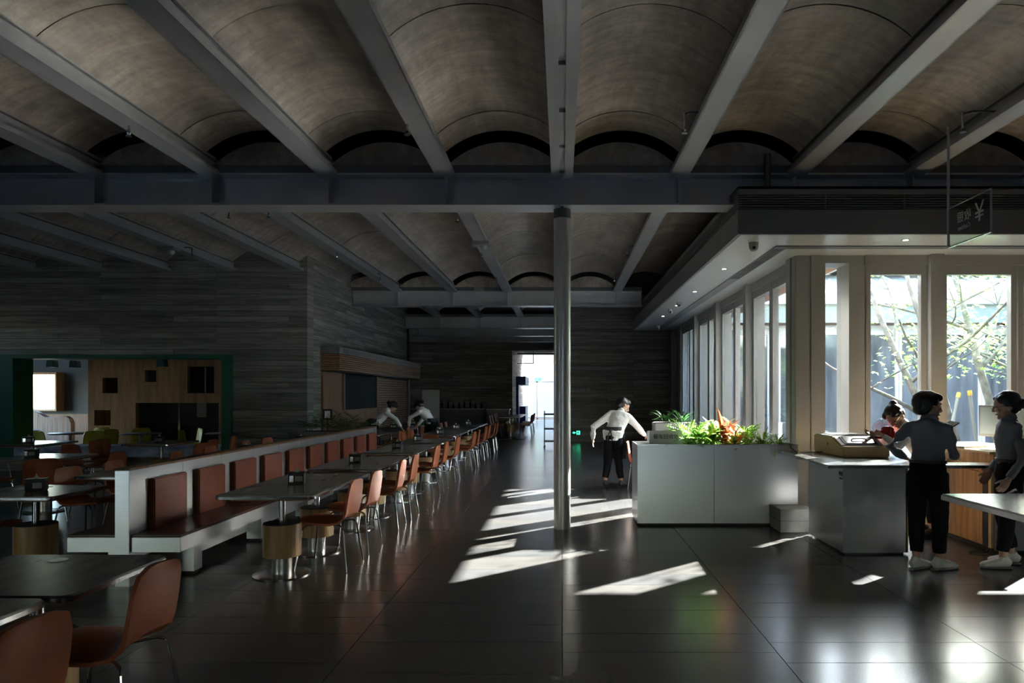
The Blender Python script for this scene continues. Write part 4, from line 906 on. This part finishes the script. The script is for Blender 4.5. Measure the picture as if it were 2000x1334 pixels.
def person(name_label, loc, rz, J, shirt, outfit='trousers', vox=.008, hair='bun', apron=False, shoes=m_shoe, glasses=False, coat=None, bulk=1., hs=1.08, curl=(.5, .5), pn2=((0, 1, 0), (0, 1, 0))):
    """J: joints in local space, +Y forward, +X right"""
    g = T('person', name_label, 'person', loc, rz); J = {k: V(v) for k, v in J.items()}
    pel, che, nk, hd = J['pelvis'], J['chest'], J['neck'], J['head']
    up = (hd-nk).normalized(); fw = J.get('look', V((0, 1, -.1))); fw = (fw-up*fw.dot(up)).normalized(); rt = fw.cross(up).normalized()
    RM = Matrix((rt, fw, up)).transposed()
    def H(x, y, z): return hd+RM @ (V((x, y, z))*hs)
    def E(b_, c, r, *a): return b_.ell(H(*c), tuple(q*hs for q in r), RM, *a)
    body = B()
    # head, jaw, nose, lips, ears, neck
    E(body, (0, 0, .02), (.072, .092, .095), 18, 12); E(body, (0, .026, -.052), (.052, .058, .060), 16, 10)
    body.loft([H(0, .088, .018), H(0, .106, -.012), H(0, .112, -.026), H(0, .094, -.036)], [.007, .010, .014, .011], 8)
    body.ell(H(0, .084, -.062), (.021, .012, .009), RM); body.ell(H(0, .076, -.095), (.020, .016, .015), RM)
    for s in (-1, 1): body.ell(H(s*.076, -.005, -.012), (.010, .022, .032), RM); body.ell(H(s*.036, .074, -.028), (.022, .018, .018), RM); body.loft([H(s*.012, .086, .022), H(s*.045, .080, .024)], .007, 6)
    nd = (J['pelvis']-J['chest']).normalized()
    body.loft([nk-up*.05, nk+up*.03, H(0, -.018, -.03)], [.055, .047, .049], 14)
    sx = J.get('side', V((1, 0, 0)))
    tors = [(pel-V((0, 0, .04)), .135, .095), (pel.lerp(che, .25), .130, .088), (pel.lerp(che, .55), .112, .078), (che, .125, .080), (che.lerp(nk, .45), .128, .074), (che.lerp(nk, .8), .085, .058), (nk, .050, .048)]
    body.loft([t[0] for t in tors], [(t[1], t[2]) for t in tors], 20, sx)
    for s, sd in (('L', -1), ('R', 1)):
        sh, el, wr = J['sh'+s], J['el'+s], J['wr'+s]; hip, kn, an_ = J['hip'+s], J['kn'+s], J['an'+s]
        body.loft([sh-(sh-che.lerp(nk, .5))*.25, sh, sh.lerp(el, .5), el, el.lerp(wr, .4), wr], [.040, .036, .034, .030, .031, .023], 12)
        hd_ = J.get('hd'+s, (wr-el)); hand(body, wr, hd_, pn2[0 if s == 'L' else 1], -sd, curl[0 if s == 'L' else 1])
        body.loft([hip, hip.lerp(kn, .5), kn, kn.lerp(an_, .35), an_], [.078, .064, .050, .050, .033], 12)
        ft = J.get('ft'+s, V((sd*.1, 1, 0))).normalized(); body.loft([an_+V((0, 0, .02)), an_-V((0, 0, .035)), an_+ft*.12-V((0, 0, .06))], [.034, .034, .026], 10)
    sk = fin(body, 'body', m_skin, g, vox, 3)
    # shirt with collar and cuffs
    sb = B(); inf = .016
    sh_t = [(pel+V((0, 0, .06)), .152, .110), (pel.lerp(che, .35), .143, .102), (pel.lerp(che, .65), .135, .098), (che, .150, .106), (che.lerp(nk, .45), .158, .096), (che.lerp(nk, .72), .128, .082), (che.lerp(nk, .9), .088, .070), (nk+up*.0, .062, .060)]
    sh_t = [(a, b*bulk, c*bulk) if i < len(sh_t)-2 else (a, b, c) for i, (a, b, c) in enumerate(sh_t)]
    if apron or coat: sh_t.insert(0, (pel-V((0, 0, .07)), .160, .118))
    sb.loft([t[0] for t in sh_t], [(t[1], t[2]) for t in sh_t], 22, sx)
    for s in 'LR':
        sh, el, wr = J['sh'+s], J['el'+s], J['wr'+s]
        sb.loft([sh-(sh-che.lerp(nk, .5))*.3, sh, sh.lerp(el, .5), el, el.lerp(wr, .5), el.lerp(wr, .92)], [.066*bulk, .058*bulk, .051*bulk, .046*bulk, .042*bulk, .033], 14)
    fin(sb, 'shirt', shirt, g, max(vox, .009), 3, .02, .10)
    B().loft([nk-up*.012, nk+up*.032], [(.070, .066), (.060, .058)], 18, sx).obj('collar', shirt, g, smooth=True)
    # trousers
    tb = B(); tb.loft([pel+V((0, 0, .10)), pel+V((0, 0, .0)), pel-V((0, 0, .07))], [(.146, .110), (.158, .122), (.156, .118)], 20, sx)
    for s in 'LR':
        hip, kn, an_ = J['hip'+s], J['kn'+s], J['an'+s]
        tb.loft([hip+V((0, 0, .03)), hip.lerp(kn, .45), kn, kn.lerp(an_, .5), an_+V((0, 0, .075))], [.086, .088, .073, .064, .055], 14)
    fin(tb, 'trousers', m_trous, g, max(vox, .010), 3, .015, .12)
    B().loft([pel+V((0, 0, .095)), pel+V((0, 0, .125))], [(.157, .115), (.156, .114)], 22, sx).obj('belt', m_black, g, smooth=True)
    for s, sd in (('L', -1), ('R', 1)):
        an_ = J['an'+s]; ft = J.get('ft'+s, V((sd*.1, 1, 0))).normalized(); sdv = ft.cross(V((0, 0, 1)))
        z0 = an_.z-.085; P0 = V((an_.x, an_.y, z0))
        so_ = B(); so_.loft([P0-ft*.07+V((0, 0, .052)), P0-ft*.055+V((0, 0, .058)), P0+ft*.02+V((0, 0, .062)), P0+ft*.10+V((0, 0, .048)), P0+ft*.17+V((0, 0, .036)), P0+ft*.195+V((0, 0, .030))], [(.028, .028), (.036, .040), (.040, .046), (.045, .034), (.042, .024), (.026, .014)], 14, sdv)
        so_.loft([P0+ft*-.02+V((0, 0, .05)), P0+V((0, 0, .115))], [(.040, .05), (.038, .045)], 12, sdv)
        shoe = fin(so_, 'shoe', shoes, g, .009, 2)
        pts = [P0-ft*.072+V((0, 0, .012)), P0+ft*.02+V((0, 0, .012)), P0+ft*.11+V((0, 0, .012)), P0+ft*.2+V((0, 0, .012))]
        B().loft(pts, [(.032, .012), (.043, .012), (.048, .012), (.022, .012)], 12, sdv).obj('sole', m_white if shoes is m_shoe else m_black, shoe, smooth=True)
        if shoes is m_shoe:
            for j in range(3): B().loft([P0+ft*(.05+.025*j)+sdv*a+V((0, 0, .098-.012*j-abs(a)*.35)) for a in (-.025, 0, .025)], .0035, 5).obj('lace', m_paper, shoe)
    # hair
    hb = B(); E(hb, (0, -.020, .045), (.088, .098, .085), 18, 12); E(hb, (0, -.048, .0), (.082, .066, .088), 16, 10)
    if hair == 'bun': E(hb, (0, -.125, -.01), (.047, .042, .047)); E(hb, (0, -.095, .0), (.035, .04, .035))
    if hair == 'highbun': E(hb, (0, -.10, .085), (.045, .042, .042))
    if hair == 'round': E(hb, (0, -.05, .03), (.098, .085, .095), 16, 10); E(hb, (0, -.075, -.03), (.07, .05, .06))
    for s in (-1, 1): E(hb, (s*.055, .030, .066), (.034, .050, .036)); E(hb, (s*.074, -.005, .03), (.018, .04, .05))
    fin(hb, 'hair', m_hair, g, .009, 3, .010, .03)
    ey = M('eye_dark', (.02, .015, .012), .2) if 'eye_dark' not in bpy.data.materials else bpy.data.materials['eye_dark']
    for s in (-1, 1): B().ell(H(s*.031, .084, .002), (.013, .006, .005), RM).obj('eye', ey, sk, smooth=True)
    B().ell(H(0, .092, -.062), (.020, .006, .006), RM).obj('lips', M('lips', (.30, .10, .08), .5) if 'lips' not in bpy.data.materials else bpy.data.materials['lips'], sk, smooth=True)
    if glasses:
        for s in (-1, 1):
            c = [H(s*.034+.024*cos(2*pi*i/14), .104, .000+.019*sin(2*pi*i/14)) for i in range(15)]
            B().loft(c, .0016, 5).obj('glasses_rim', m_chrome, g); B().loft([H(s*.058, .102, .004), H(s*.080, .0, .004)], .0016, 5).obj('glasses_arm', m_chrome, g)
        B().loft([H(-.010, .105, .003), H(.010, .105, .003)], .0016, 5).obj('glasses_bridge', m_chrome, g)
    if apron:
        ab = B(); ab.loft([pel+V((0, 0, .16)), pel+V((0, 0, .11)), pel+V((0, 0, .07))], [(.160, .120), (.164, .124), (.166, .126)], 22, sx); fin(ab, 'apron_band', m_apron, g, .010, 2)
        f0 = pel+V((0, .13, .10)); B().add([f0+V((-.17, -.03, 0)), f0+V((.17, -.03, 0)), f0+V((.19, .02, -.5)), f0+V((-.19, .02, -.5)), f0+V((-.17, -.02, 0)), f0+V((.17, -.02, 0)), f0+V((.19, .03, -.5)), f0+V((-.19, .03, -.5))], [(0, 1, 2, 3), (7, 6, 5, 4), (0, 4, 5, 1), (1, 5, 6, 2), (2, 6, 7, 3), (3, 7, 4, 0)]).obj('apron_skirt', m_apron, g)
        k = pel+V((0, -.13, .11)); B().ell(k, (.035, .025, .025)).obj('apron_knot', m_apron, g, smooth=True); B().loft([k, k+V((.03, -.02, -.10)), k+V((.04, -.015, -.2))], .012, 6).obj('apron_tie', m_apron, g); B().loft([k, k+V((-.03, -.02, -.09)), k+V((-.05, -.015, -.17))], .012, 6).obj('apron_tie', m_apron, g)
    return g
def stand(bend=0., lean=0., h=1., **kw):
    """standing joints; bend = forward tilt of the trunk in degrees"""
    z = {}; pel = V((0, 0, .88)); Rm = Euler((-R(bend), R(lean), 0)).to_matrix()
    def up(v): return pel+Rm @ V(v)
    z.update(pelvis=pel, chest=up((0, .01, .30)), neck=up((0, .0, .50)), head=up((0, .02, .615)), shL=up((-.148, 0, .415)), shR=up((.148, 0, .415)),
             hipL=(-.085, 0, .86), hipR=(.085, 0, .86), knL=(-.095, .02, .46), knR=(.095, .02, .46), anL=(-.10, 0, .085), anR=(.10, 0, .085))
    z.update(elL=V(z['shL'])+V((-.05, .0, -.27)), elR=V(z['shR'])+V((.05, 0, -.27)), wrL=V(z['shL'])+V((-.05, .06, -.50)), wrR=V(z['shR'])+V((.05, .06, -.50)))
    z.update(kw); return {k: (V(v)*h if k not in ('look', 'side', 'hdL', 'hdR', 'ftL', 'ftR') else V(v)) for k, v in z.items()}
# woman holding a phone, her back to the camera
person('person in grey shirt and black trousers seen from behind, holding up a phone', (3.33, 6.22, 0), R(-38),
       stand(bend=4, elL=(-.31, -.10, 1.12), wrL=(-.20, .10, 1.0), hdL=(.6, .6, -.35), elR=(.205, .06, 1.04), wrR=(.13, .27, 1.16), hdR=(-.05, .45, .8), look=(.75, .65, -.35), ftL=(.45, .9, 0), ftR=(.6, .8, 0), anL=(-.085, -.04, .085), anR=(.085, .06, .085)),
       m_shirtG, vox=.0065, hair='round', hs=1.12, curl=(.5, .55), pn2=((0, .3, -1), (-.9, .2, .3)))
mp_ = T('mobile_phone', 'tablet-like phone held up by the person seen from behind', 'phone', (3.64, 6.44, 1.30), R(-60))
q_ = B().box(-.05, .05, -.11, .11, -.005, .005).obj('case', m_black, mp_, bevel=.004); B().box(-.045, .045, -.10, .10, .0052, .0062).obj('glass_face', M('phone_glass', (.25, .30, .32), .1), mp_)
q_.rotation_euler = (R(20), R(10), 0); mp_.children[1].rotation_euler = (R(20), R(10), 0)
# woman with glasses, facing left
person('person with glasses and grey shirt facing left at the right edge', (4.16, 6.34, 0), R(78),
       stand(bend=1, elL=(-.23, -.02, 1.04), wrL=(-.22, .10, .83), elR=(.22, -.03, 1.04), wrR=(.20, .10, .85), look=(.12, 1, -.05), ftL=(-.1, 1, 0), ftR=(.1, 1, 0), anL=(-.10, .10, .085), anR=(.10, -.05, .085), knL=(-.095, .06, .46)),
       m_shirtG, vox=.0065, glasses=True, curl=(.7, .5), pn2=((.9, .2, 0), (-.9, .2, 0)))
bt = T('clear_cup', 'crumpled clear plastic cup in the hanging hand of the person with glasses', 'cup', (3.99, 6.06, .71))
B().lathe([(.028, -.05), (.036, .05), (.034, .05), (.026, -.045)], n=16).obj('cup_wall', glassmat('cup_plastic', (.85, .87, .9), .5), bt, smooth=True).rotation_euler = (R(60), 0, R(30))
bag = T('grey_bag', 'grey cloth bag hanging below the edge of the right steel table', 'bag', (4.45, 5.75, .30))
fin(B().loft([(0, 0, .02), (.02, 0, .08), (0, 0, .25), (-.02, 0, .40)], [(.12, .05), (.20, .09), (.22, .10), (.16, .06)], 16, (1, 0, 0)), 'cloth', M('grey_cloth', (.22, .23, .25), .85), bag, .012, 4, .03, .08)
for s in (-1, 1): B().loft([(s*.12, 0, .38), (s*.06, -.02, .50), (0, 0, .452)], .008, 6).obj('strap', m_dsteel, bag)
# woman bending behind the counter
person('person in a white coat bending over the counter with a red clear-lidded box', (4.12, 7.72, 0), R(100),
       stand(bend=38, elL=(-.22, .52, 1.02), wrL=(-.10, .62, 1.15), elR=(.22, .45, 1.0), wrR=(.08, .62, 1.15), look=(-.35, .8, -.75), hdL=(.3, .9, .1), hdR=(-.3, .9, .1)),
       m_shirtW, vox=.0075, hair='highbun', glasses=True, coat=True, shoes=m_black, curl=(.6, .6), pn2=((.5, 0, .8), (-.5, 0, .8)))
rb = T('red_container', 'red box with a clear domed lid held above the food warmer', 'container', (3.60, 7.62, 1.125))
B().prism(rrect(-.09, .09, -.07, .07, .03), -.02, .075).obj('red_base', M('red_plastic', (.45, .012, .012), .25), rb, bevel=.01); B().ell((0.03, 0, .08), (.07, .055, .04)).obj('red_lid', bpy.data.materials['red_plastic'], rb, smooth=True)
B().lathe([(.11, .03), (.10, .12), (.06, .18), (.02, .20)], (-.02, .02, 0), 20).obj('clear_dome', glassmat('dome_plastic', (.9, .9, .92), .5), rb, smooth=True)
# stooping woman by the planter
person('stooping person in white shirt and dark apron beside the steel planter', (.87, 11.75, 0), R(-22),
       stand(bend=30, lean=10, elR=(.36, .32, 1.02), wrR=(.46, .45, .86), elL=(-.36, .0, 1.02), wrL=(-.40, .10, .80), look=(.75, .6, -.55), anL=(-.13, -.02, .085), anR=(.14, .03, .085)),
       m_shirtW, vox=.009, apron=True, bulk=1.22, hs=1.15, shoes=m_black, hair='round', curl=(.4, .4), pn2=((.9, .2, 0), (0, .2, -1)))
table(1.75, 11.75, 'S', 'small table behind the card sign at which the person stoops')
chair(1.36, 11.62, -.1, 'brown chair half hidden behind the left end of the steel planter')
lp_ = T('open_laptop', 'open dark laptop on the small table behind the card sign', 'laptop', (1.62, 11.6, .754), .3)
B().box(-.15, .15, -.1, .1, 0, .015).obj('base', m_dsteel, lp_, bevel=.003); B().box(-.15, .15, .1, .108, .015, .22).obj('lid', m_fascia, lp_, bevel=.003)
# two wiping the far tables
person('person in white shirt leaning over a far table, the right one of two', (-3.02, 16.0, 0), R(62),
       stand(bend=42, elL=(-.22, .52, 1.05), wrL=(-.14, .62, .84), elR=(.22, .45, 1.05), wrR=(.14, .60, .84), look=(0, .7, -.7)), m_shirtW, vox=.012, apron=True, shoes=m_black)
person('person in white shirt bowed over a far table, the left one of two', (-4.35, 15.7, 0), R(-72),
       stand(bend=44, elL=(-.22, .50, 1.03), wrL=(-.14, .62, .84), elR=(.22, .5, 1.03), wrR=(.14, .62, .84), look=(0, .7, -.7)), m_shirtW, vox=.012, apron=True, shoes=m_black)
